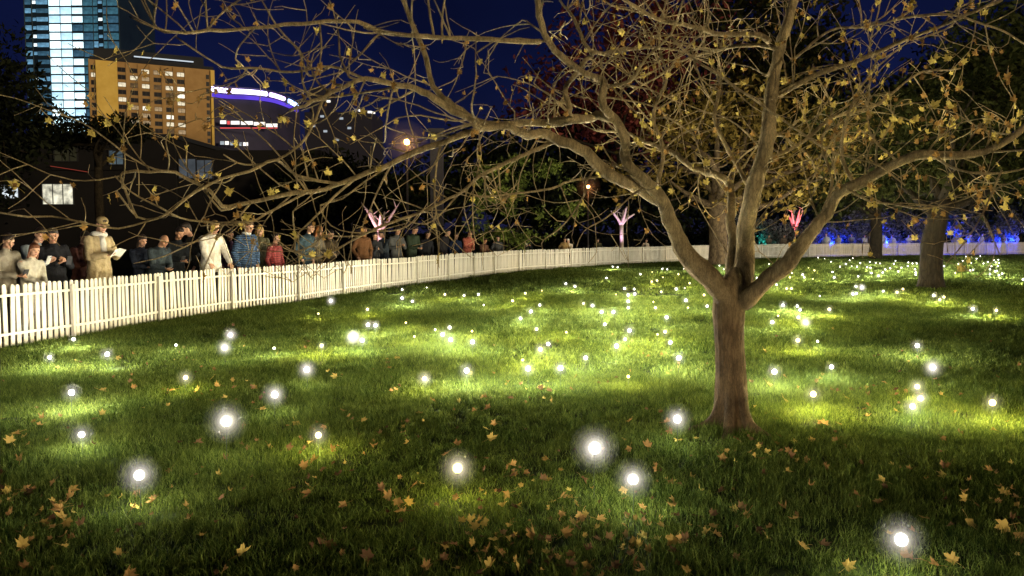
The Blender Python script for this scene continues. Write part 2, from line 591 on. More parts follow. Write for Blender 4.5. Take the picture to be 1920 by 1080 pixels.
x, y = scatter(2.9, 9.5, 230)
h = 0.95 + 0.34 * vnoise(x * 1.7, y * 1.7, 1) + rng.normal(0, .14, len(x))
ta = rng.uniform(0, 6.28, 70); tr_ = rng.uniform(.13, .34, 70); tb_ = G(1372, 808)      # longer grass round the tree foot
x = np.concatenate([x, tb_.x + np.cos(ta) * tr_]); y = np.concatenate([y, tb_.y + np.sin(ta) * tr_]); h = np.concatenate([h, rng.uniform(1.2, 2.0, 70)])
v = [tuft_mesh("tuft", 42, 0.085, 0.03, 0.075, 0.0048, 0.8) for _ in range(5)] + [tuft_mesh("tuft", 26, 0.07, 0.045, 0.105, 0.0048, 0.6) for _ in range(2)]
o = grass_field("grass", v, np.stack([x, y, np.zeros_like(x)], 1), np.stack([np.ones_like(h), np.ones_like(h), np.clip(h * .86, .4, 1.7)], 1))
o["label"] = "green lawn grass standing in tufts"
x, y = scatter(9.5, 21, 62)
h = 0.95 + 0.34 * vnoise(x * 1.7, y * 1.7, 1) + rng.normal(0, .12, len(x))
v = [tuft_mesh("tuft", 70, 0.16, 0.035, 0.085, 0.009, 0.8) for _ in range(5)]
grass_field("grass", v, np.stack([x, y, np.zeros_like(x)], 1), np.stack([np.ones_like(h), np.ones_like(h), np.clip(h, .4, 1.9)], 1))["label"] = "middle distance lawn grass"
x, y = scatter(21, 57, 9)
h = 0.95 + 0.3 * vnoise(x * 0.9, y * 0.9, 1) + rng.normal(0, .12, len(x))
v = [tuft_mesh("tuft", 110, 0.38, 0.035, 0.08, 0.022, 0.8) for _ in range(5)]
grass_field("grass", v, np.stack([x, y, np.zeros_like(x)], 1), np.stack([np.ones_like(h), np.ones_like(h), np.clip(h, .4, 1.9)], 1))["label"] = "far lawn grass towards the fence"

# ------------------------------------------------------------------ picket fence
fence = empty("picket_fence", tuple(fl[0]))
tag(fence, "long white picket fence curving away behind the lit lawn", "fence")
f0 = Vector(fl[0])
pw, pt, PH = 0.068, 0.018, 0.90
prof = [(-pw / 2, 0), (pw / 2, 0), (pw / 2, PH - .03), (pw * .33, PH - .008), (0, PH), (-pw * .33, PH - .008), (-pw / 2, PH - .03)]
pm = MB()
nprof = len(prof)
pm.add([(a, -pt / 2, b) for a, b in prof] + [(a, pt / 2, b) for a, b in prof],
       [tuple(range(nprof)), tuple(range(2 * nprof - 1, nprof - 1, -1))] + [(k, k + nprof, (k + 1) % nprof + nprof, (k + 1) % nprof) for k in range(nprof)])
picket_me = pm.mesh("picket", M["white"])
PANEL, NP = 2.22, 20
npan = int(FLEN / PANEL)
count = 0
first = int(np.argmin(np.abs(np.array([fence_at(i * PANEL)[0][1] for i in range(npan)]) - 11.0)))  # first panel in view
far = MB()
for i in range(npan):
    a, ta = fence_at(i * PANEL)
    b, tb = fence_at((i + 1) * PANEL)
    d = b - a
    Lp = np.linalg.norm(d)
    d = d / Lp
    nrm = np.array((d[1], -d[0], 0))       # towards the lawn
    rz = math.atan2(d[1], d[0])
    dz = random.uniform(-.02, .02)
    for k in range(NP):
        c = a + d * (Lp * (k + 0.5) / NP)
        tl = random.gauss(0, .013)
        z = 0.02 + dz + random.gauss(0, .004)
        if i >= first - 1 and count < 300:
            o = link("picket", picket_me, fence)
            o.location = Vector(c) - f0 + Vector((0, 0, z))
            o.rotation_euler = (random.gauss(0, .012), tl, rz)
            count += 1
        else:
            vs = np.array([(p[0], q, p[1]) for q in (-pt / 2, pt / 2) for p in prof])
            cr, sr = math.cos(rz), math.sin(rz)
            vs = np.stack([vs[:, 0] * cr - vs[:, 1] * sr, vs[:, 0] * sr + vs[:, 1] * cr, vs[:, 2] + z], 1) + c - np.array(f0)
            far.add(vs, [tuple(range(nprof)), tuple(range(2 * nprof - 1, nprof - 1, -1))] + [(q, q + nprof, (q + 1) % nprof + nprof, (q + 1) % nprof) for q in range(nprof)])
    for zr in (0.20, 0.76):
        rm = MB()
        rm.box((0, 0, 0), (Lp - .02, 0.026, 0.036))
        o = rm.build("rail", M["rail"], fence)
        mid = (a + b) / 2 + nrm * (pt / 2 + .0145)
        o.location = Vector(mid) - f0 + Vector((0, 0, zr + dz))
        o.rotation_euler = (0, 0, rz)
    qm = MB()
    qm.box((0, 0, 0.43), (0.046, 0.046, 0.86))
    qm.add([(-.026, -.026, .861), (.026, -.026, .861), (.026, .026, .861), (-.026, .026, .861), (0, 0, .878)], [(0, 1, 2, 3), (0, 4, 1), (1, 4, 2), (2, 4, 3), (3, 4, 0)])
    o = qm.build("post", M["white"], fence)
    o.location = Vector(a + nrm * (pt / 2 + .054)) - f0
    o.rotation_euler = (0, 0, rz)
if far.n:
    tag(far.build("pickets", M["white"], fence), "far run of white pickets", kind="stuff")

# ------------------------------------------------------------------ garden lights
# px, py, size class, warm flag
LIGHTS = """93 670 s;138 636 s;201 664 m;330 647 x;432 628 l;421 652 l;514 653 x;603 648 s w;575 693 l;515 740 l;348 708 s w;134 736 m;424 790 k;153 815 s;597 816 s w;261 891 l;
858 878 l w;1115 840 k;1187 899 l;1270 786 l;875 695 m;990 691 m;1051 690 m;796 710 s w;1178 706 x w;1098 671 s;1273 671 m;1690 1012 l;1861 755 m w;1525 739 m w;1720 725 s w;1726 747 s;
1711 762 s;1749 689 l;1720 648 m;1452 697 m;1559 688 s;1496 638 m w;1533 640 x;1511 605 l;1448 604 m;620 564 l;689 580 s w;754 543 s;754 559 m;773 565 s;800 539 x;834 552 s w;870 554 s;
897 552 s;690 609 m;704 610 m;662 632 l;679 638 m;761 605 x w;816 618 x;843 614 s;830 627 m;845 637 m;885 621 x w;886 641 m;597 588 x w;777 631 x w;907 572 x;961 564 s w;985 550 s w;1016 545 x w;
1012 572 s;995 584 m;976 597 s;1006 617 s w;1061 532 m;1078 537 m;1137 521 s;1094 569 s w;1111 573 m;1128 585 m;1150 585 m;1062 623 x w;1028 645 s;1013 655 m w;1134 608 s;1180 620 m;
1172 636 s w;1156 649 m;980 675 x w;1171 541 m;1149 500 s;1158 501 s;1201 514 s;1222 528 s w;1232 526 s w;1223 510 x w;1243 520 x w;1242 504 s;1251 505 s;1272 514 s w;1293 531 s w;1282 504 x;
1189 542 s;1190 551 m;1178 553 m;1178 565 m;1178 577 s;1240 547 s w;1268 542 m;1284 540 x;1286 563 m;1320 553 s w;1326 574 s;1225 566 x w;1229 577 s w;1290 577 x w;1250 595 m;1247 622 s w;
1233 627 x w;1257 642 s;1155 552 x w;1442 495 s;1434 510 s;1409 519 s;1419 521 s;1402 528 s w;1401 545 s;1487 502 s;1516 502 x w;1527 507 s w;1485 512 s w;1481 520 s w;1505 515 m;1508 520 s;
1524 523 x w;1455 524 m;1456 534 s;1475 541 s w;1484 541 s w;1534 483 s;1546 485 x;1558 491 s;1575 500 s;1586 495 m;1593 488 s;1599 484 s;1613 493 s;1607 500 s;1597 499 x;1631 491 s;1626 501 s;
1632 502 s;1642 493 s;1650 494 s;1561 510 s;1564 520 m;1609 518 s;1634 512 s;1647 517 m;1605 537 m;1616 539 l;1599 551 m;1606 550 s;1656 546 s;1468 572 m;1495 574 s;1500 581 s;1459 592 x w;
1497 595 m w;1555 580 m w;1537 555 x;1679 489 s;1676 495 s;1703 492 s;1711 494 s;1719 494 s;1702 499 s;1690 502 s;1684 509 s;1669 503 s;1660 505 s;1655 511 s;1716 505 s;1717 511 s;1717 515 s;
1682 548 m w;1693 542 s w;1763 496 s;1770 499 m;1762 507 m;1765 513 s;1797 495 s;1805 489 s;1811 481 s;1821 481 x;1831 485 s;1838 480 s;1821 493 s;1844 494 s;1852 491 s;1864 488 s;1872 487 s;
1867 492 s;1873 493 s;1859 499 s;1871 499 s;1791 512 s w;1819 507 s;1824 506 s;1856 505 s;1866 509 s;1869 508 s;1856 514 s;1879 513 s;1873 516 s;1918 524 s;1751 554 m;1762 562 s w;1770 557 s w;
1824 579 m;1868 582 s w;1349 498 s;1357 505 s;1333 521 s;1353 520 x w"""
SZ = {"n": (0.022, 8), "x": (0.016, 6), "s": (0.022, 8), "m": (0.026, 8), "l": (0.029, 6), "k": (0.036, 6)}      # bulb radius, bulb brightness
POW = {"n": 120, "x": 150, "s": 440, "m": 520, "l": 118, "k": 100}
HT = {"n": 0.17, "x": 0.14, "s": 0.18, "m": 0.21, "l": 0.23, "k": 0.33}
COLS = {False: (1.0, 0.955, 0.82), True: (1.0, 0.84, 0.34)}
SHELLS = {"n": ((.033, 3.0), (.047, 1.2), (.070, .40), (.095, .10)), "s": ((.032, 1.3), (.046, .50), (.070, .14)), "m": ((.037, 1.7), (.050, .70), (.068, .26), (.092, .08)),
          "l": ((.040, 7.0), (.052, 3.6), (.066, 1.7), (.084, .70), (.104, .26), (.128, .08)), "k": ((.049, 7.0), (.063, 3.6), (.080, 1.7), (.102, .70), (.128, .26), (.16, .08))}
bulb_me, stem_me, bloom_me, lamp_d = {}, {}, {}, {}
for k, (r, s) in SZ.items():
    for wflag in (False, True):
        b = MB(); b.ell((0, 0, 0), (r, r, r * 1.05), 16, 11)
        bulb_me[k, wflag] = b.mesh("bulb", emit("bulb_glow_" + k + ("_warm" if wflag else ""), COLS[wflag], s), True)
    for wflag in (False, True):
        ld = bpy.data.lights.new("lamp", "POINT"); ld.energy = POW[k]; ld.color = COLS[wflag]; ld.shadow_soft_size = r * 1.12
        lamp_d[k, wflag] = ld
    b = MB()
    b.tube([(0, 0, -0.06), (0.004, 0.002, HT[k] * .5), (0, 0, HT[k] - r * .98)], [0.003, 0.0025, 0.002], 6)
    b.tube([(0, 0, HT[k] - r * 1.25), (0, 0, HT[k] - r * .9)], [r * .32, r * .42], 8)
    stem_me[k] = b.mesh("stem", M["stem"], True)
    if k in "nsmlk":
        for sh, (rad_, dn) in enumerate(SHELLS[k]):  # nested shells added for the bloom of each bulb
            b = MB(); b.ell((0, 0, 0), (rad_,) * 3, 16, 11)
            bloom_me[k, sh] = b.mesh("bloom_shell", bloom_volume("lamp_bloom_%s_%d" % (k, sh), dn), True)

lights = []
for it in LIGHTS.replace("\n", "").split(";"):
    q = it.split()
    if len(q) < 3: continue
    lights.append((float(q[0]), float(q[1]), "n" if q[2] == "s" and float(q[1]) > 700 else q[2], len(q) > 3))
ZONES = [  # name phrase, test
    ("in the near grass below the dark band", lambda x, y: y > 775),
    ("on the lawn before the near end of the fence", lambda x, y: x < 470),
    ("on the dark side right of the trunk", lambda x, y: x > 1380 and 595 < y <= 775),
    ("left of centre between fence and dark grass band", lambda x, y: x < 720),
    ("in the middle of the lawn below the fence bend", lambda x, y: x < 910 and y < 660),
    ("along the bright strip above the dark grass band", lambda x, y: y > 655),
    ("scattered before the small green tree", lambda x, y: x < 1052),
    ("in the crowded patch left of the trunk", lambda x, y: x < 1215 and y >= 530),
    ("close beside the trunk on its left", lambda x, y: x < 1345 and y >= 530),
    ("far back at the fence foot left of the trunk", lambda x, y: x < 1345),
    ("seen through the fork of the near tree", lambda x, y: x < 1400 and y < 530),
    ("just right of the trunk under its right limb", lambda x, y: x < 1480),
    ("mid lawn right of the trunk below the far band", lambda x, y: y > 530 and x < 1600),
    ("in the far band right of the right limb", lambda x, y: x < 1590),
    ("in the far band before the blue lit crowd", lambda x, y: x < 1662 and y < 530),
    ("just left of the dark trunk on the right", lambda x, y: x < 1735),
    ("beside the foot of the dark trunk at right", lambda x, y: x < 1795),
    ("in the farthest patch right of the dark trunk", lambda x, y: y < 503),
    ("in the patch near the right edge below the farthest lights", lambda x, y: True)]
ORD = "first second third fourth fifth sixth seventh eighth ninth tenth eleventh twelfth thirteenth fourteenth fifteenth sixteenth seventeenth eighteenth nineteenth twentieth".split()
zone_of = {}
for i, (px, py, k, w) in enumerate(lights):
    for z, (ph, fn) in enumerate(ZONES):
        if fn(px, py):
            zone_of.setdefault(z, []).append((px, i)); break
lab = {}
for z, lst in zone_of.items():
    for n, (px, i) in enumerate(sorted(lst)):
        k, w = lights[i][2], lights[i][3]
        lab[i] = f"{'yellowish' if w else 'white'} light, {ORD[min(n, 19)]} from left {ZONES[z][0]}"
SPECIAL = {(1115, 840): "largest white glowing light, floating over dark grass left of the tree foot", (858, 878): "large yellowish light in the dark foreground grass beside brown leaves",
           (1187, 899): "white light just below and right of the largest light", (261, 891): "big white light alone in the grass at lower left",
           (424, 790): "second largest white light, hazy, in the left foreground", (1690, 1012): "white light low in the bright grass at lower right",
           (1270, 786): "white light beside the foot of the near tree trunk", (134, 736): "white light above the bright grass patch at far left"}
for i, (px, py, k, w) in enumerate(lights):
    p = G(px, py, HT[k])
    e = empty("garden_light", (p.x, p.y, 0))
    tag(e, SPECIAL.get((int(px), int(py)), lab[i]), "light", "glowing ball lights on stems in the lawn")
    s = link("stem", stem_me[k], e)
    s.rotation_euler = (random.gauss(0, .01), random.gauss(0, .01), random.uniform(0, 6))
    b = link("bulb", bulb_me[k, w], e); b.location = (0, 0, HT[k])
    b = link("lamp", lamp_d[k, w], e); b.location = (0, 0, HT[k])
    if k != "x":
        for sh in range(len(SHELLS[k])):
            h_ = link("bloom_shell", bloom_me[k, sh], e); h_.location = (0, 0, HT[k])


# ------------------------------------------------------------------ maple leaves
def leaf_mesh(name, size, mat, curl, seed, stalk=True):
    r = random.Random(seed)
    # half outline of a five-lobed maple leaf: (angle deg from tip, radius)
    prof = [(0, 1.0), (10, .74), (17, .78), (25, .52), (37, .66), (46, .92), (56, .66), (64, .70), (75, .48), (94, .54), (108, .66), (120, .48), (150, .36), (180, .18)]
    pts = []
    for a, q in prof: pts.append((a, q))
    full = [(a, q) for a, q in pts] + [(-a, q) for a, q in pts[-2:0:-1]]
    vs = [(0, 0, 0)]
    k1, k2, k3 = curl * r.uniform(.6, 1.3), curl * r.uniform(-.6, 1.0), r.uniform(0, 6)
    for a, q in full:
        t = math.radians(a)
        q *= r.uniform(.9, 1.08)
        x, y = math.sin(t) * q, math.cos(t) * q
        z = k1 * (x * x) * .8 + k2 * y * y * .7 + .12 * curl * math.sin(3 * t + k3)
        vs.append((x * (1 - .25 * abs(k1)), y * (1 - .2 * abs(k2)), z))
    n = len(full)
    fcs = [(0, 1 + (i + 1) % n, 1 + i) for i in range(n)]
    vs = [(a * size * .55, b * size * .55, c * size * .55) for a, b, c in vs]
    mb = MB()
    mb.add(vs, fcs)
    if stalk:
        mb.tube([(0, -.05 * size, 0), (.03 * size, -.4 * size, .05 * size), (.02 * size, -.62 * size, .02 * size)], [.012 * size, .010 * size, .012 * size], 4)
    return mb.mesh(name, mat, False)


LEAFC = {"yellow": ((0.44, 0.32, 0.09), (0.28, 0.18, 0.05)), "orange": ((0.33, 0.20, 0.07), (0.19, 0.105, 0.04)), "brown": ((0.18, 0.105, 0.05), (0.08, 0.045, 0.024))}
leaf_me = {}
for cname, (a, b) in LEAFC.items():
    m = leafy("leaf_" + cname, b, a, trans=0.25, scale=9.0, val=0.3)
    leaf_me[cname] = [leaf_mesh("maple_leaf", random.uniform(.085, .115), m, random.uniform(.3, 1.7), i * 7 + len(cname)) for i in range(9)]
NEAR_LEAVES = [(100, 985, "orange"), (118, 968, "yellow"), (257, 950, "yellow"), (378, 1008, "yellow"), (452, 1035, "yellow"), (590, 898, "yellow"), (577, 905, "orange"), (646, 945, "orange"),
               (716, 915, "brown"), (728, 928, "orange"), (745, 935, "orange"), (755, 955, "orange"), (866, 970, "yellow"), (882, 975, "yellow"), (893, 985, "yellow"), (886, 1022, "yellow"),
               (910, 858, "orange"), (1026, 860, "yellow"), (985, 882, "orange"), (960, 895, "brown"), (935, 920, "brown"), (952, 925, "orange"), (945, 943, "yellow"), (990, 995, "brown"),
               (1000, 1000, "orange"), (1030, 1010, "brown"), (1060, 995, "orange"), (1090, 970, "orange"), (1180, 838, "orange"), (1213, 838, "orange"), (1110, 915, "yellow"), (1170, 918, "yellow"),
               (1192, 968, "orange"), (1190, 1008, "yellow"), (1217, 985, "orange"), (1280, 1005, "orange"), (1262, 1015, "yellow"), (1463, 842, "orange"), (1478, 846, "orange"), (1706, 878, "orange"),
               (1520, 910, "orange"), (1478, 885, "yellow"), (1608, 930, "orange"), (1612, 945, "yellow"), (1595, 925, "brown"), (1390, 950, "brown"), (1400, 960, "orange"), (1470, 945, "orange"),
               (1496, 960, "orange"), (1490, 975, "orange"), (1440, 985, "orange"), (1420, 990, "brown"), (1380, 985, "brown"), (1305, 965, "brown"), (1336, 960, "brown"), (1785, 978, "brown"),
               (1818, 975, "yellow"), (1712, 992, "orange"), (1868, 935, "orange"), (1885, 920, "yellow"), (1780, 870, "orange"), (1765, 845, "brown"), (1705, 1045, "orange"), (1755, 1055, "orange"),
               (1788, 1048, "yellow"), (1885, 985, "yellow"), (1910, 1000, "orange"), (1540, 1020, "brown"), (600, 1015, "brown"), (615, 1012, "orange"), (587, 1020, "brown"), (30, 812, "orange"),
               (45, 815, "yellow"), (90, 820, "orange"), (192, 773, "yellow"), (190, 730, "yellow"), (243, 715, "brown"), (250, 725, "orange"), (397, 752, "orange"), (315, 758, "yellow"),
               (742, 728, "orange"), (735, 732, "orange"), (750, 722, "brown"), (680, 790, "yellow"), (755, 810, "brown"), (857, 828, "orange"), (812, 748, "orange"), (1035, 750, "yellow"),
               (540, 838, "brown"), (370, 830, "brown"), (475, 755, "orange"), (490, 765, "yellow"), (555, 790, "yellow"), (585, 800, "orange"), (640, 700, "yellow"), (520, 660, "yellow"),
               (230, 668, "brown"), (250, 662, "orange"), (150, 680, "brown"), (300, 645, "orange"), (345, 650, "brown"), (365, 672, "orange"), (400, 690, "orange"), (1800, 740, "orange"),
               (1765, 740, "yellow"), (1660, 715, "orange"), (1640, 725, "orange"), (1700, 730, "orange"), (1760, 720, "brown"), (1865, 805, "yellow"), (1800, 805, "brown"), (1440, 720, "yellow"),
               (1470, 748, "yellow"), (1540, 790, "orange"), (1625, 780, "orange"), (1650, 665, "brown"), (1870, 705, "orange"), (555, 972, "brown"), (690, 1042, "brown"), (830, 1045, "brown")]
leaves = [(px, py, c) for px, py, c in NEAR_LEAVES]
while len(leaves) < 298:
    t = random.random()
    py = 600 + 480 * t ** 0.8
    px = random.uniform(10, 1910)
    if py < 660 and px < 100 + 0: continue
    gp = G(px, py)
    if not in_fence(np.array([gp.x - .2]), np.array([gp.y]))[0]: continue
    dens = 0.5 + 0.5 * math.sin(gp.x * 1.9 + 1.0) * math.sin(gp.y * 1.6 + .7)
    if random.random() > dens ** 2.2 + .06: continue
    leaves.append((px, py, random.choices(["yellow", "orange", "brown"], [.36, .34, .30])[0]))
LZ = [("at the very bottom left", lambda x, y: y > 960 and x < 480), ("at the bottom left of centre", lambda x, y: y > 960 and x < 830), ("at the bottom centre", lambda x, y: y > 960 and x < 1150),
      ("at the bottom right of centre", lambda x, y: y > 960 and x < 1550), ("at the bottom right", lambda x, y: y > 960), ("near the big lower left light", lambda x, y: y > 840 and x < 480),
      ("left of the yellowish foreground light", lambda x, y: y > 840 and x < 830), ("between the yellowish light and the largest light", lambda x, y: y > 840 and x < 1110),
      ("in front of the near tree foot", lambda x, y: y > 840 and x < 1500), ("in the dark grass right of the tree foot", lambda x, y: y > 840), ("in the bright patch at far left", lambda x, y: y > 700 and x < 300),
      ("around the hazy lights on the left lawn", lambda x, y: y > 700 and x < 680), ("along the dark band left of the trunk", lambda x, y: y > 700 and x < 1330),
      ("on the lit grass right of the trunk", lambda x, y: y > 700), ("below the near fence panels", lambda x, y: x < 560), ("far up the lawn left of the trunk", lambda x, y: x < 1340), ("far up the lawn right of the trunk", lambda x, y: True)]
zl = {}
for i, (px, py, c) in enumerate(leaves):
    for z, (ph, fn) in enumerate(LZ):
        if fn(px, py):
            zl.setdefault((z, c), []).append((px, i)); break
ll = {}
for (z, c), lst in zl.items():
    for n, (px, i) in enumerate(sorted(lst)):
        ll[i] = f"fallen {c} maple leaf, {ORD[min(n, 19)]} from left {LZ[z][0]}"
for i, (px, py, c) in enumerate(leaves):
    g = G(px, py, 0.055)
    o = link("maple_leaf", random.choice(leaf_me[c]))
    o.location = (g.x, g.y, 0.052 + random.uniform(-.018, .015))
    o.rotation_mode = "ZYX"
    o.rotation_euler = (random.gauss(.45, .4), random.gauss(0, .45), random.uniform(0, 6.28))
    s = random.uniform(.55, 1.15)
    o.scale = (s, s, s)
    tag(o, ll[i], "leaf", "fallen maple leaves on the lawn")

extra = MB()
tries = 0
while extra.n < 560 * 31 and tries < 16000:
    tries += 1
    px, py = random.uniform(-60, 1980), 620 + 470 * random.random() ** .8
    gp = G(px, py)
    if not in_fence(np.array([gp.x - .2]), np.array([gp.y]))[0]: continue
    dens = 0.5 + 0.5 * math.sin(gp.x * 1.9 + 1.0) * math.sin(gp.y * 1.6 + .7)
    if random.random() > dens ** 2.4 + .04: continue
    ci_ = random.choices((0, 1, 2), (.3, .3, .4))[0]
    me = random.choice(leaf_me[("yellow", "orange", "brown")[ci_]])
    E = np.array(Matrix.Rotation(random.uniform(0, 6.28), 3, "Z") @ Matrix.Rotation(random.gauss(0, .6), 3, "Y") @ Matrix.Rotation(random.gauss(.3, .6), 3, "X"))
    co = np.array([v.co[:] for v in me.vertices]) * random.uniform(.35, .9)
    extra.add(co @ E.T + np.array((gp.x, gp.y, random.uniform(.02, .055))), [tuple(f.vertices) for f in me.polygons], ci_)
tag(extra.build("leaf_litter", [leaf_me[c][0].materials[0] for c in ("yellow", "orange", "brown")]), "small half buried leaf scraps strewn through the grass", kind="stuff")

# ------------------------------------------------------------------ the near tree
TD = 6.75
tree = empty("maple_tree", tuple(G(1372, 808)))
tag(tree, "nearly bare autumn maple spreading low crooked limbs over the lit lawn", "tree")
T0 = np.array(tree.location)


def PX(lst, d0, d1):
    n = len(lst)
    L = [0.0]
    for i in range(1, n):
        L.append(L[-1] + math.hypot(lst[i][0] - lst[i - 1][0], lst[i][1] - lst[i - 1][1]))
    out = []
    for i, (x, y) in enumerate(lst):
        t = L[i] / L[-1]
        dep = d0 + (d1 - d0) * t + 0.10 * math.sin(t * 7 + x)
        if t == 0: dep = d0
        out.append(np.array(P(x, y, dep)))
    return out


# trunk with root flare and shallow ridges
tp = [(1371, 832), (1371, 812), (1372, 790), (1371, 740), (1369, 680), (1366, 620), (1365, 575), (1366, 548), (1371, 528), (1375, 512), (1377, 500)]
tr = [.20, .160, .140, .126, .120, .116, .119, .130, .115, .075, .02]
pts = [np.array(P(x, y, TD)) for x, y in tp]
spt = spline(pts, step=0.05)
tt = np.linspace(0, 1, len(spt))
rr = np.interp(tt, np.linspace(0, 1, len(tr)), tr)
mb = MB()
S = 72
vs = []
for i, p in enumerate(spt):
    for k in range(S):
        a = 2 * math.pi * k / S
        z = p[2]
        rg = 1 + .050 * abs(math.sin(a * 8 + 1.3 * math.sin(z * 3.7) + .8 * math.sin(z * 9))) + .030 * math.sin(a * 19 + 1.5 * math.sin(z * 7 + a)) + .03 * math.sin(a * 3 + z * 2) + .035 * (random.random() - .5)
        if z < .18: rg += .10 * max(0, math.sin(a * 5 + .6)) * (1 - z / .18)
        vs.append(p + rr[i] * rg * np.array((math.cos(a), math.sin(a), 0)) - T0)
mb.add(vs, [(i * S + k, i * S + (k + 1) % S, (i + 1) * S + (k + 1) % S, (i + 1) * S + k) for i in range(len(spt) - 1) for k in range(S)] + [tuple((len(spt) - 1) * S + k for k in range(S)), tuple(range(S))[::-1]])
trunk_mb = mb

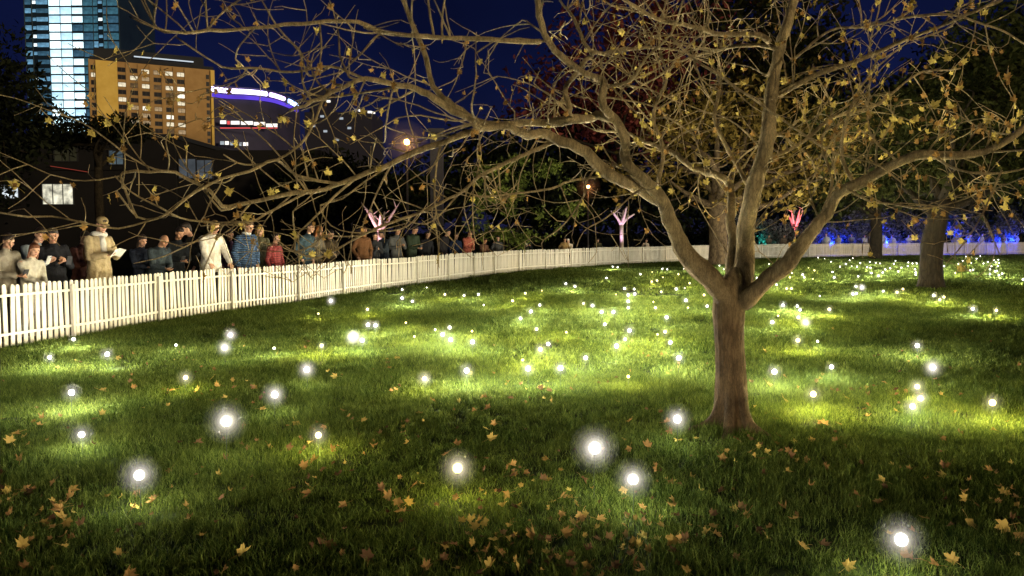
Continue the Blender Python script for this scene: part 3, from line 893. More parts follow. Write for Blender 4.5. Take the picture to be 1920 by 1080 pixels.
# limbs: pixel path, start/end depth, start/end radius
TAPER = {0: 2.2, 7: 1.5}
LIMBS = [
    ([(1362, 560), (1335, 528), (1300, 488), (1270, 440), (1250, 395), (1224, 352), (1190, 320), (1175, 295), (1170, 258), (1152, 222), (1132, 196), (1130, 165), (1128, 143), (1100, 138), (1078, 126), (1050, 104), (1024, 76), (1015, 45), (1009, -20)], 6.72, 6.15, .095, .024),
    ([(1236, 375), (1200, 358), (1160, 340), (1120, 312), (1098, 288), (1055, 268), (1010, 252), (950, 242), (905, 238), (868, 216), (830, 196), (805, 172), (780, 164), (735, 160), (690, 150), (640, 160), (590, 190), (540, 205)], 6.68, 5.3, .052, .010),
    ([(1150, 222), (1120, 215), (1078, 225), (1030, 233), (980, 233), (930, 236), (890, 222), (850, 200), (815, 160), (800, 110), (780, 60), (755, 0), (745, -40)], 6.35, 6.3, .040, .016),
    ([(1062, 229), (1068, 205), (1060, 180), (1062, 160), (1080, 138), (1100, 112), (1110, 100), (1095, 75), (1078, 40), (1050, 0)], 6.33, 6.9, .027, .010),
    ([(1110, 100), (1150, 98), (1190, 92), (1240, 90), (1280, 97), (1330, 120)], 6.45, 7.6, .017, .007),
    ([(1388, 560), (1395, 480), (1400, 420), (1410, 360), (1428, 305), (1440, 240), (1449, 170), (1460, 105), (1474, 50), (1492, 0), (1500, -40)], 6.76, 7.0, .088, .034),
    ([(1370, 540), (1374, 470), (1372, 410), (1368, 350), (1352, 333), (1325, 326), (1290, 310), (1258, 284), (1220, 268), (1170, 250), (1120, 240)], 6.9, 8.2, .050, .012),
    ([(1395, 565), (1425, 535), (1468, 500), (1505, 462), (1535, 415), (1568, 375), (1603, 350), (1640, 328), (1697, 298), (1747, 291), (1797, 293), (1847, 283), (1890, 260), (1935, 222)], 6.7, 5.9, .078, .022),
    ([(1460, 180), (1513, 146), (1563, 130), (1613, 110), (1663, 90), (1730, 63), (1797, 33), (1880, 0)], 7.0, 6.2, .026, .010),
    ([(1457, 93), (1420, 85), (1373, 87), (1330, 97), (1280, 113), (1220, 150), (1180, 175)], 7.0, 7.8, .020, .007),
    ([(1442, 77), (1423, 65), (1363, 63), (1313, 55), (1280, 47), (1240, 40), (1190, 13), (1150, -10)], 7.0, 6.5, .024, .012),
    ([(1258, 70), (1300, 110), (1347, 140), (1430, 197), (1530, 267), (1580, 290), (1647, 310), (1697, 347)], 5.9, 5.3, .010, .006),
    # long left sweep
    ([(1013, 78), (920, 76), (830, 72), (783, 67), (747, 65), (707, 57), (673, 42), (640, 38), (567, 43), (500, 52), (417, 57), (350, 63), (297, 54), (294, 0)], 6.15, 4.7, .020, .007),
    ([(350, 63), (290, 52), (245, 32)], 4.85, 4.6, .007, .004),
    ([(905, 240), (840, 262), (770, 290), (700, 322), (640, 345), (577, 360), (513, 370), (450, 384), (418, 388), (394, 358), (330, 326), (283, 322), (233, 324), (228, 345), (258, 407)], 6.2, 4.9, .024, .007),
    ([(640, 345), (560, 330), (517, 300), (467, 320), (417, 335), (367, 360), (335, 384), (296, 409), (258, 407), (219, 360)], 5.8, 4.7, .012, .006),
    ([(296, 409), (273, 416), (222, 428), (166, 421), (98, 406), (53, 407), (-10, 398)], 4.75, 4.4, .007, .0045),
    ([(577, 360), (500, 400), (462, 416), (356, 413), (296, 387), (246, 360), (215, 330)], 5.6, 4.9, .009, .005),
    ([(640, 160), (617, 167), (587, 233), (567, 267), (517, 300), (460, 310), (420, 290)], 5.6, 5.3, .011, .005),
    ([(690, 150), (620, 125), (550, 135), (483, 128), (430, 128), (400, 117), (330, 70)], 5.7, 5.0, .010, .005),
    ([(620, 125), (580, 143), (560, 97), (520, 50), (490, 0)], 5.6, 5.2, .008, .005),
    ([(1040, 265), (960, 300), (900, 330), (864, 360), (785, 399), (729, 419), (681, 441), (645, 461), (594, 484), (555, 472)], 6.45, 5.6, .017, .006),
    ([(681, 441), (653, 444), (606, 443), (589, 458), (555, 472), (527, 456), (510, 440)], 5.8, 5.5, .007, .004),
    ([(552, 472), (553, 433), (549, 397), (572, 377), (600, 350)], 5.6, 5.8, .006, .005),
    ([(770, 290), (700, 330), (640, 372), (600, 385), (622, 422), (659, 436), (701, 435), (760, 420)], 6.0, 5.7, .008, .004),
    ([(900, 330), (859, 366), (814, 413), (783, 419), (740, 405)], 6.3, 6.0, .009, .004),
    ([(900, 300), (887, 368), (890, 444), (898, 458)], 6.3, 6.1, .006, .004),
    ([(1130, 330), (1067, 340), (1033, 354), (956, 364), (900, 368), (850, 352)], 6.55, 6.2, .012, .005),
    ([(1120, 312), (1100, 340), (1094, 368), (1056, 423), (1019, 451), (1017, 468)], 6.55, 5.8, .009, .004),
    ([(1215, 345), (1178, 373), (1136, 409), (1094, 434), (1081, 462)], 6.6, 5.9, .009, .004),
    ([(1677, 37), (1713, 30), (1780, 28), (1830, 40), (1880, 60), (1935, 90)], 6.6, 6.0, .012, .006),
    ([(1490, 110), (1557, 57), (1613, 52), (1677, 37), (1720, 10)], 7.0, 6.6, .012, .008),
    ([(1680, 300), (1630, 247), (1633, 147), (1650, 100)], 6.1, 6.6, .009, .005),
    ([(1747, 291), (1800, 320), (1880, 325), (1935, 312)], 6.0, 5.5, .010, .006),
    ([(1568, 345), (1594, 357), (1630, 376), (1672, 382), (1728, 391), (1769, 384), (1817, 370), (1850, 345)], 6.4, 5.7, .010, .005),
    ([(1878, 320), (1842, 401), (1811, 451), (1775, 493)], 5.6, 5.3, .008, .004),
    ([(1842, 401), (1875, 479)], 5.45, 5.3, .005, .003),
    ([(1603, 350), (1580, 290), (1585, 230), (1610, 170), (1650, 120), (1690, 90)], 6.5, 7.2, .016, .006),
    ([(1535, 415), (1560, 340), (1540, 270), (1560, 200), (1530, 140)], 6.6, 7.3, .014, .006),
    ([(1410, 360), (1370, 290), (1340, 220), (1350, 150), (1320, 90), (1330, 20)], 6.9, 7.7, .020, .008),
    ([(1428, 300), (1500, 270), (1560, 220), (1640, 200), (1720, 140), (1800, 130)], 6.9, 7.6, .018, .007),
    ([(1262, 420), (1235, 350), (1245, 280), (1225, 210), (1250, 150), (1235, 80), (1250, 0)], 6.8, 7.6, .020, .009),
    ([(1130, 165), (1180, 150), (1210, 110), (1260, 60), (1280, 0)], 6.3, 6.0, .014, .007),
]
BR = []


def wob(pts, amp):
    n = len(pts)
    if n < 4: return pts
    nz = rng.normal(0, 1, (n, 3))
    nz = (nz + np.roll(nz, 1, 0) + np.roll(nz, -1, 0)) / 2
    nz[0] = 0
    return pts + nz * amp


def grow(start, d, L, r0, depth, out, droop):
    """crooked twig; out collects (pts, radii)"""
    n = max(5, int(L / 0.07))
    pts = [start.copy()]
    d = d / np.linalg.norm(d)
    axis = rng.normal(0, 1, 3); axis /= np.linalg.norm(axis)
    curv = rng.normal(0, 1.5)
    kids = []
    step = L / n
    for i in range(n):
        t = i / n
        d = d + np.cross(axis, d) * curv * step + rng.normal(0, .07, 3)
        d[2] += step * (droop * (1 - 2.2 * t))
        if random.random() < .15:
            d = d + rng.normal(0, .42, 3)
        d /= np.linalg.norm(d)
        nx = pts[-1] + d * step
        if nx[2] < 1.35: d[2] = abs(d[2]) * .6 + .15
        pts.append(pts[-1] + d * step)
        if depth > 0 and i > 0 and random.random() < (.26 if depth > 1 else .20):
            kids.append((pts[-1].copy(), d.copy(), t))
    pts = np.array(pts)
    rad = np.linspace(r0, max(.0020, r0 * .34), len(pts))
    out.append((pts, rad))
    for p, dd, t in kids:
        side = np.cross(dd, rng.normal(0, 1, 3)); side /= np.linalg.norm(side) + 1e-9
        grow(p, dd * .75 + side * .8, L * random.uniform(.3, .62) * (1 - .3 * t), max(.0028, r0 * .62), depth - 1, out, droop)


limb_parts, tips = [], []
for li, (path, d0, d1, r0, r1) in enumerate(LIMBS):
    sp = spline(PX(path, d0, d1), step=0.06)
    sp = wob(sp, min(.012, r0 * .25))
    rad = np.linspace(r0, r1, len(sp)) if r0 < .05 else r1 + (r0 - r1) * (1 - np.linspace(0, 1, len(sp))) ** TAPER.get(li, 1.05)
    nz_ = rng.normal(0, 1, len(sp)); nz_ = (nz_ + np.roll(nz_, 1) + np.roll(nz_, 2)) / 2
    rad = rad * (1 + .07 * nz_)
    limb_parts.append((sp, rad, r0))
for i in (0, 1, 5, 6, 7):        # the limb bases grow out of the trunk as one surface
    sp, rad, r0 = limb_parts[i]
    m_ = max(8, int(len(sp) * (.30 if i != 1 else .25)))
    trunk_mb.tube(sp[:m_] - T0, rad[:m_] * 1.012, 14, lump=.10)
for k, a in enumerate((.3, 1.5, 2.7, 4.0, 5.2)):      # roots running out into the turf
    ca, sa = math.cos(a + .3), math.sin(a + .3)
    rl = random.uniform(.22, .32)
    trunk_mb.tube(spline([(ca * .045, sa * .045, .40), (ca * .13, sa * .13, .13), (ca * rl * .75, sa * rl * .75, .035), (ca * rl * 1.25, sa * rl * 1.25, -.03)], step=.04), .048, 10)
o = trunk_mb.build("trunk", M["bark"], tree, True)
md = o.modifiers.new("one_surface", "REMESH"); md.mode = "VOXEL"; md.voxel_size = .0095; md.use_smooth_shade = True
sm = o.modifiers.new("soften", "SMOOTH"); sm.factor = .5; sm.iterations = 1
tip_pts = []
for sp, rad, r0 in limb_parts:
    mb = MB()
    mb.tube(sp - T0, np.maximum(rad, .003), 12 if r0 > .04 else (8 if r0 > .012 else 6), lump=.12 if r0 > .012 else 0)
    out = []
    L = np.linalg.norm(np.diff(sp, axis=0), axis=1).sum()
    nk = int(L * (6.0 if r0 < .03 else 5.2))
    for q in range(nk):
        i = random.randint(int(len(sp) * (.30 if r0 > .05 else .10)), len(sp) - 2)
        t = sp[i + 1] - sp[i]; t /= np.linalg.norm(t) + 1e-9
        side = np.cross(t, rng.normal(0, 1, 3)); side /= np.linalg.norm(side) + 1e-9
        dd = t * random.uniform(.2, .9) + side + np.array((0, 0, random.uniform(-.25, .55)))
        ll_ = random.uniform(.35, 1.0) * (1.15 if r0 > .018 else .8)
        grow(sp[i], dd, ll_, min(rad[i] * .6, random.uniform(.0055, .0105)), 2 if random.random() < .55 else 1, out, random.uniform(-1.3, 1.6))
    for pts, rd in out:
        mb.tube(pts - T0, rd, 5, cap=False)
        tip_pts.append(pts)
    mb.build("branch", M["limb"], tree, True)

# leaves that still hang on
allp = np.concatenate([p[len(p) // 3:] for p in tip_pts])
mats_t = [leafy("hanging_leaf_ochre", (0.24, 0.17, 0.04), (0.52, 0.41, 0.11), trans=.35, scale=3.0, val=.3), leafy("hanging_leaf_brown", (0.15, 0.085, 0.03), (0.34, 0.20, 0.06), trans=.3, scale=3.0, val=.3)]
hang = [leaf_mesh("leaf", random.uniform(.072, .098), mats_t[i % 2], random.uniform(.5, 1.4), 90 + i) for i in range(6)]
LC = []
for p in allp:
    pxx, pyy = proj(p)
    wgt = .30
    if pxx > 1380: wgt = 1.0
    elif pxx > 1180: wgt = .65
    if pxx < 700: wgt = .42
    if pyy < 120 and pxx < 1480: wgt *= .5
    if pyy > 430: wgt *= .35
    LC.append(wgt if -20 < pxx < 1940 and -20 < pyy < 520 and p[1] > 3.5 else 0)
LC = np.array(LC); LC /= LC.sum()
idx = rng.choice(len(allp), 920, replace=False, p=LC)
rest = MB()
for n, i in enumerate(idx):
    p = allp[i]
    me = hang[n % 6]
    rot = (math.radians(random.uniform(60, 130)), random.gauss(0, .5), random.uniform(0, 6.28))
    s = random.uniform(.6, 1.15)
    off = np.array((0, 0, -.035))
    if n < 300:
        o = link("leaf", me, tree)
        o.location = p - T0 + off
        o.rotation_euler = rot
        o.scale = (s, s, s)
    else:
        E = np.array(Matrix.Rotation(rot[2], 3, "Z") @ Matrix.Rotation(rot[1], 3, "Y") @ Matrix.Rotation(rot[0], 3, "X"))
        co = np.array([v.co[:] for v in me.vertices]) * s
        rest.add(co @ E.T + p - T0 + off, [tuple(f.vertices) for f in me.polygons], n % 2)
tag(rest.build("leaves", mats_t, tree), "more ochre leaves still hanging on the twigs", kind="stuff")

# ------------------------------------------------------------------ people behind the fence
SKIN = [surf("skin_light", (0.46, 0.27, 0.17), (0.40, 0.21, 0.13), scale=9, rough=.55), surf("skin_tan", (0.36, 0.19, 0.11), (0.30, 0.15, 0.08), scale=9, rough=.55)]
EYE = surf("eye_dark", (0.02, 0.015, 0.012), rough=.25)
LIP = surf("lips", (0.30, 0.10, 0.08), rough=.5)
HAIRM = {}
CLOTH = {}


def hair_mat(c):
    if c not in HAIRM: HAIRM[c] = surf("hair", c, tuple(x * .5 for x in c), scale=60, rough=.6, bump=.6, stretch=(1, 1, .2))
    return HAIRM[c]


def cloth_mat(c, kind="plain"):
    k = (c, kind)
    if k in CLOTH: return CLOTH[k]
    if kind == "plain":
        m = surf("cloth", c, tuple(x * .62 for x in c), scale=11, rough=.9, bump=.8, spec=.1, detail=5)
    else:
        m, nt, out = mat_nodes("cloth_" + kind)
        N, L = nt.nodes, nt.links
        b = N.new("ShaderNodeBsdfPrincipled"); b.inputs["Roughness"].default_value = .85
        L.new(b.outputs[0], out.inputs[0])
        g = N.new("ShaderNodeTexCoord")
        w = N.new("ShaderNodeTexWave"); w.bands_direction = "Z"; w.inputs["Scale"].default_value = 7.5 if kind == "quilt" else 6; w.inputs["Distortion"].default_value = .6
        L.new(g.outputs["Object"], w.inputs["Vector"])
        mx = N.new("ShaderNodeMix"); mx.data_type = "RGBA"
        mx.inputs["A"].default_value = (*[x * .35 for x in c], 1); mx.inputs["B"].default_value = (*c, 1)
        if kind == "plaid":
            w2 = N.new("ShaderNodeTexWave"); w2.bands_direction = "X"; w2.inputs["Scale"].default_value = 6
            L.new(g.outputs["Object"], w2.inputs["Vector"])
            mu = N.new("ShaderNodeMath"); mu.operation = "MULTIPLY"
            L.new(w.outputs["Fac"], mu.inputs[0]); L.new(w2.outputs["Fac"], mu.inputs[1]); L.new(mu.outputs[0], mx.inputs["Factor"])
        else:
            L.new(w.outputs["Fac"], mx.inputs["Factor"])
        L.new(mx.outputs["Result"], b.inputs["Base Color"])
        bp = N.new("ShaderNodeBump"); bp.inputs["Strength"].default_value = 1.0 if kind == "quilt" else .2; bp.inputs["Distance"].default_value = .03
        L.new(w.outputs["Fac"], bp.inputs["Height"]); L.new(bp.outputs[0], b.inputs["Normal"])
    CLOTH[k] = m
    return m


SHOE = surf("shoe_leather", (0.03, 0.025, 0.02), rough=.6)
PHONE = surf("phone_case", (0.05, 0.05, 0.055), rough=.3)
PHONEW = surf("phone_case_pale", (0.6, 0.6, 0.58), rough=.3)
SCREEN = emit("phone_screen", (.75, .85, 1.0), 3.0)
SCREEN_DIM = emit("phone_screen_dim", (.8, .9, 1.0), 1.0)


def voxel(o, size, smooth=3):
    md = o.modifiers.new("one_surface", "REMESH")
    md.mode = "VOXEL"; md.voxel_size = size; md.use_smooth_shade = True
    sm = o.modifiers.new("soften", "SMOOTH"); sm.factor = .5; sm.iterations = smooth
    return o


FOLDS = bpy.data.textures.new("cloth_folds", "CLOUDS")
FOLDS.noise_scale = .085; FOLDS.noise_depth = 2


def ik(sh, hand, l1, l2, pole):
    sh, hand, pole = np.array(sh), np.array(hand), np.array(pole)
    d = hand - sh
    D = min(np.linalg.norm(d), (l1 + l2) * .985)
    d = d / (np.linalg.norm(d) + 1e-9)
    hand = sh + d * D
    a = (l1 * l1 - l2 * l2 + D * D) / (2 * D)
    hgt = math.sqrt(max(0, l1 * l1 - a * a))
    pp = pole - d * np.dot(pole, d); pp /= np.linalg.norm(pp) + 1e-9
    return sh + d * a + pp * hgt, hand


HANDS = {  # hand targets relative to a 1.75 m figure facing +y  (left, right)
    "rest": ((-.24, .06, .86), (.24, .06, .86)),
    "phone": ((-.06, .34, 1.22), (.05, .34, 1.20)),
    "phone_low": ((-.08, .33, 1.08), (.06, .35, 1.10)),
    "read": ((-.09, .36, 1.20), (.11, .34, 1.16)),
    "fence": ((-.20, .40, .95), (.20, .40, .95)),
    "pockets": ((-.21, .10, .92), (.21, .10, .92)),
    "clasp": ((-.03, .36, 1.06), (.03, .37, 1.06)),
    "point": ((-.24, .08, .88), (.16, .50, 1.12)),
    "hold_up": ((-.07, .36, 1.36), (.07, .36, 1.36)),
    "reach": ((-.20, .12, .90), (.30, .42, 1.05)),
}


def person(label, loc, face, H=1.72, lean=4, nod=14, turn=0, hands="rest", jacket=(.05, .05, .06), jkind="plain", trousers=(.03, .03, .04), hair=(.03, .02, .015), hstyle="short",
           skin=0, collar=None, cap=None, scarf=None, coat=False, bag=None, bulk=1.0, group="people watching from behind the fence", vox=1.0):
    k = H / 1.75
    ang = math.atan2(face[1], face[0]) - math.pi / 2
    root = empty("person", (loc[0], loc[1], 0.0), ang)
    tag(root, label, "person", group)
    hip = np.array((0, 0, .93))
    la = math.radians(lean)

    def up(p):
        q = np.array(p, float) - hip
        c, s = math.cos(la), math.sin(la)
        return hip + np.array((q[0], q[1] * c + q[2] * s, -q[1] * s + q[2] * c))
    shl, shr = up((-.172, 0, 1.405)), up((.172, 0, 1.405))
    neck0, neck1 = up((0, -.005, 1.46)), up((0, .03, 1.57))
    hl, hr = [np.array(a) for a in HANDS[hands]]
    if hands in ("phone", "read", "hold_up", "clasp", "phone_low"):
        hl, hr = hl + (0, math.sin(la) * .25, -.10 * math.sin(la)), hr + (0, math.sin(la) * .25, -.10 * math.sin(la))
    el, hl = ik(shl, hl, .30, .27, (-.5, -.4, -.8))
    er, hr = ik(shr, hr, .30, .27, (.5, -.4, -.8))
    # head frame
    na, ta = math.radians(nod), math.radians(turn)
    Rm = np.array(Matrix.Rotation(-ta, 3, "Z") @ Matrix.Rotation(-na - la * .5, 3, "X"))
    hc = neck1 + np.array((0, .015, .0)) + Rm @ np.array((0, .02, .105))

    def hd(p): return hc + Rm @ np.array(p)
    S = lambda p: np.array(p) * k
    b = MB()
    b.ell(hc * k, np.array((.074, .094, .112)) * k, 14, 10, Rm)
    b.ell(S(hd((0, .022, -.062))), np.array((.056, .068, .058)) * k, 12, 8, Rm)
    b.cap(S(hd((0, .088, .012))), S(hd((0, .106, -.022))), .011 * k, .016 * k, 8)
    b.ell(S(hd((0, .080, -.098))), np.array((.026, .020, .018)) * k, 8, 6, Rm)
    b.cap(S(hd((-.045, .076, .030))), S(hd((.045, .076, .030))), .013 * k, .013 * k, 8)
    for sg in (-1, 1):
        b.ell(S(hd((sg * .076, -.004, -.006))), np.array((.012, .022, .033)) * k, 8, 6, Rm)
        b.ell(S(hd((sg * .045, .062, -.030))), np.array((.022, .022, .022)) * k, 8, 6, Rm)
    b.cap(S(neck0), S(neck1), .058 * k, .052 * k)
    # torso + legs (inside the clothes)
    for p, q, r0, r1 in ((up((0, 0, 1.36)), up((0, 0, 1.10)), .095, .09), (up((0, 0, 1.10)), (0, 0, .92), .09, .10), (shl, shr, .062, .062),
                         ((-.085, 0, .92), (-.10, .02, .50), .082, .055), ((-.10, .02, .50), (-.10, -.02, .09), .052, .036),
                         ((.085, 0, .92), (.10, .02, .50), .082, .055), ((.10, .02, .50), (.10, -.02, .09), .052, .036),
                         ((-.10, -.04, .05), (-.11, .12, .035), .038, .032), ((.10, -.04, .05), (.11, .12, .035), .038, .032),
                         (shl, el, .046, .038), (el, hl, .038, .027), (shr, er, .046, .038), (er, hr, .038, .027)):
        b.cap(S(p), S(q), r0 * k, r1 * k)
    # hands
    for sg, e, hnd in ((-1, el, hl), (1, er, hr)):
        f = hnd - e; f /= np.linalg.norm(f)
        if hands == "fence": f = np.array((0, .6, -.5)) / .78
        inn = np.array((-sg, 0, 0.15)); inn = inn - f * np.dot(inn, f); inn /= np.linalg.norm(inn)
        pal = np.cross(f, inn) * sg
        if pal[2] > 0 and hands in ("rest", "pockets", "fence"): pal = -pal
        c0 = hnd + f * .045
        R3 = np.stack([inn, f, pal], 1)
        b.ell(S(c0), np.array((.040, .052, .017)) * k, 10, 7, R3)
        grip = .55 if hands not in ("rest",) else .25
        for j, ln in enumerate((.070, .080, .074, .058)):
            o_ = c0 + f * .044 + inn * (.030 - .020 * j)
            m_ = o_ + (f * (1 - grip * .3) + pal * grip * .6) * ln * .55
            t_ = m_ + (f * (1 - grip) + pal * grip * 1.2) * ln * .5
            b.cap(S(o_ - f * .012), S(m_), .0105 * k, .0095 * k, 7)
            b.cap(S(m_), S(t_), .0095 * k, .0080 * k, 7)
        tb = c0 + inn * .030 - f * .022
        tm = tb + inn * .030 + f * .030 + pal * .012
        b.cap(S(tb), S(tm), .013 * k, .011 * k, 7)
        b.cap(S(tm), S(tm + f * .028 + pal * .014), .011 * k, .009 * k, 7)
    voxel(b.build("body", SKIN[skin], root), .0098 * vox, 2)
    for sg in (-1, 1):
        e = MB(); e.ell(S(hd((sg * .031, .0845, .008))), np.array((.014, .010, .008)) * k, 8, 6, Rm)
        e.build("eye", EYE, root, True)
    e = MB(); e.ell(S(hd((0, .0905, -.062))), np.array((.025, .009, .008)) * k, 8, 6, Rm)
    e.build("mouth", LIP, root, True)
    # jacket
    j = MB()
    q = bulk
    bot = .62 if coat else .86
    for p, s_, r0, r1 in ((up((0, .012, 1.37)), up((0, .012, 1.10)), .138 * q, .132 * q), (up((0, .01, 1.10)), (0, .0, bot + .02), .132 * q, .138 * q), (up((-.06, 0, 1.36)), up((-.05, 0, 1.08)), .128 * q, .120 * q), (up((.06, 0, 1.36)), up((.05, 0, 1.08)), .128 * q, .120 * q),
                          (up((-.05, 0, 1.08)), (-.055, 0, .92), .120 * q, .128 * q), (up((.05, 0, 1.08)), (.055, 0, .92), .120 * q, .128 * q),
                          (shl + (0, 0, -.005), shr + (0, 0, -.005), .070 * q, .070 * q), (up((0, 0, 1.39)), up((0, .012, 1.495)), .115, .066),
                          (shl, el, .074 * q, .060 * q), (el, hl - (hl - el) * .06, .060 * q, .046 * q),
                          (shr, er, .074 * q, .060 * q), (er, hr - (hr - er) * .06, .060 * q, .046 * q),
                          ((-.06, 0, .93), (-.075, 0, bot), .128 * q, (.145 if coat else .125) * q), ((.06, 0, .93), (.075, 0, bot), .128 * q, (.145 if coat else .125) * q)):
        j.cap(S(p), S(s_), r0 * k, r1 * k)
    if hstyle == "hood":
        j.ell(S(hd((0, -.03, .01))), np.array((.105, .105, .135)) * k, 12, 9, Rm)
    jo = voxel(j.build("jacket", cloth_mat(jacket, jkind), root), .016 * vox, 1)
    dm = jo.modifiers.new("folds", "DISPLACE"); dm.texture = FOLDS; dm.strength = .034; dm.mid_level = .5; dm.texture_coords = "LOCAL"
    if collar or scarf:
        c = MB()
        cc = up((0, .012, 1.515 if not scarf else 1.50))
        n_ = 18
        rr_ = .072 if not scarf else .088
        pts = [S(cc + np.array((rr_ * math.cos(a), rr_ * math.sin(a) * 1.05, .012 * math.sin(2 * a + 1)))) for a in np.linspace(0, 2 * math.pi, n_)]
        c.tube(pts, (.026 if not scarf else .042) * k, 8, cap=False)
        if scarf:
            c.tube([S(up((.02, .10, 1.47))), S(up((.03, .145, 1.36))), S(up((.02, .155, 1.22)))], [.045 * k, .05 * k, .045 * k], 8)
        c.build("scarf" if scarf else "collar", cloth_mat(scarf or collar), root, True)
    t = MB()
    for sg in (-1, 1):
        t.cap(S((sg * .07, 0, .95)), S((sg * .085, 0, .86)), .110 * k, .105 * k)
        t.cap(S((sg * .085, 0, .88)), S((sg * .10, .022, .50)), .102 * k, .076 * k)
        t.cap(S((sg * .10, .022, .50)), S((sg * .10, -.015, .10)), .076 * k, .062 * k)
    voxel(t.build("trousers", cloth_mat(trousers), root), .02 * vox, 2)
    for sg in (-1, 1):
        s_ = MB(); s_.cap(S((sg * .10, -.045, .048)), S((sg * .11, .14, .040)), .050 * k, .044 * k)
        s_.build("shoe", SHOE, root, True)
    # hair
    if hstyle != "bald" and hstyle != "hood":
        h = MB()
        h.ell(S(hd((0, -.020, .034))), np.array((.084, .094, .094)) * k, 14, 10, Rm)
        h.ell(S(hd((0, .030, .082))), np.array((.066, .062, .040)) * k, 12, 8, Rm)
        h.ell(S(hd((0, -.055, -.010))), np.array((.070, .060, .080)) * k, 12, 8, Rm)
        if hstyle == "long":
            for sg in (-1, 1):
                h.cap(S(hd((sg * .066, -.012, .02))), S(hd((sg * .072, -.02, -.17))), .030 * k, .026 * k)
            h.cap(S(hd((0, -.07, .0))), S(hd((0, -.08, -.19))), .062 * k, .055 * k)
        voxel(h.build("hair", hair_mat(hair), root), .013 * vox, 1)
    elif hstyle == "bald":
        h = MB()
        for sg in (-1, 1):
            h.ell(S(hd((sg * .066, -.035, -.01))), np.array((.016, .040, .040)) * k, 10, 7, Rm)
        h.ell(S(hd((0, -.082, -.02))), np.array((.060, .018, .045)) * k, 10, 7, Rm)
        voxel(h.build("hair", hair_mat(hair), root), .012, 1)
    if cap:
        c = MB()
        c.ell(S(hd((0, -.008, .066))), np.array((.090, .102, .072)) * k, 14, 10, Rm)
        c.ell(S(hd((0, .115, .050))), np.array((.062, .060, .010)) * k, 12, 7, Rm)
        voxel(c.build("cap", cloth_mat(cap), root), .010, 1)
    if bag:
        g = MB()
        c0 = S(up((0, -.20, 1.18)))
        g.ell(c0, np.array((.15, .085, .22)) * k, 12, 9)
        o = voxel(g.build("backpack", cloth_mat(bag), None), .02, 2)
        o.location = root.location; o.rotation_euler = root.rotation_euler
        tag(o, "brown backpack worn on the back of the person in the pale coat", "backpack")
    if hands in ("phone", "phone_low", "hold_up"):
        mid = S((hl + hr) / 2 + np.array((0, .085, .035)))
        return root, k, mid
    return root, k, S((hl + hr) / 2 + np.array((0, .10, .03)))


def hold(root, p, mk, label, name, cat, tilt):
    """a thing held in the hands: stays a top-level object"""
    e = empty(name, (0, 0, 0))
    c, s = math.cos(root.rotation_euler.z), math.sin(root.rotation_euler.z)
    e.location = (root.location.x + p[0] * c - p[1] * s, root.location.y + p[0] * s + p[1] * c, root.location.z + p[2])
    e.rotation_euler = (math.radians(tilt), 0, root.rotation_euler.z)
    tag(e, label, cat)
    mk(e)
    return e


def mk_phone(body_m, scr_m):
    def f(e):
        b = MB(); b.box((0, 0, 0), (.075, .010, .150)); b.build("phone_case", body_m, e)
        b = MB(); b.box((0, -.0058, 0), (.067, .001, .136)); b.build("screen", scr_m, e)
        b = MB(); b.box((-.022, .006, .055), (.018, .003, .03)); b.build("camera_bump", PHONE, e)
    return f


def mk_paper(e):
    b = MB()
    n = 6
    vs = []
    for i in range(n + 1):
        x = -.11 + .22 * i / n
        z = .02 * math.cos(i / n * math.pi * 2)
        vs += [(x, z, -.10), (x, z, .10), (x, z + .002, -.10), (x, z + .002, .10)]
    fc = []
    for i in range(n):
        a = i * 4
        fc += [(a, a + 4, a + 5, a + 1), (a + 2, a + 3, a + 7, a + 6)]
    b.add(vs, fc)
    b.build("sheet", surf("paper", (.75, .72, .64), (.65, .62, .55), scale=30, rough=.8), e)


def at(px, d_off):
    q, t = fence_off(px, d_off)
    return q


def head_H(px, py, q):
    d = q[1]
    z = CAMZ + (HOR - py) / F * d
    return (z + .0) / .935


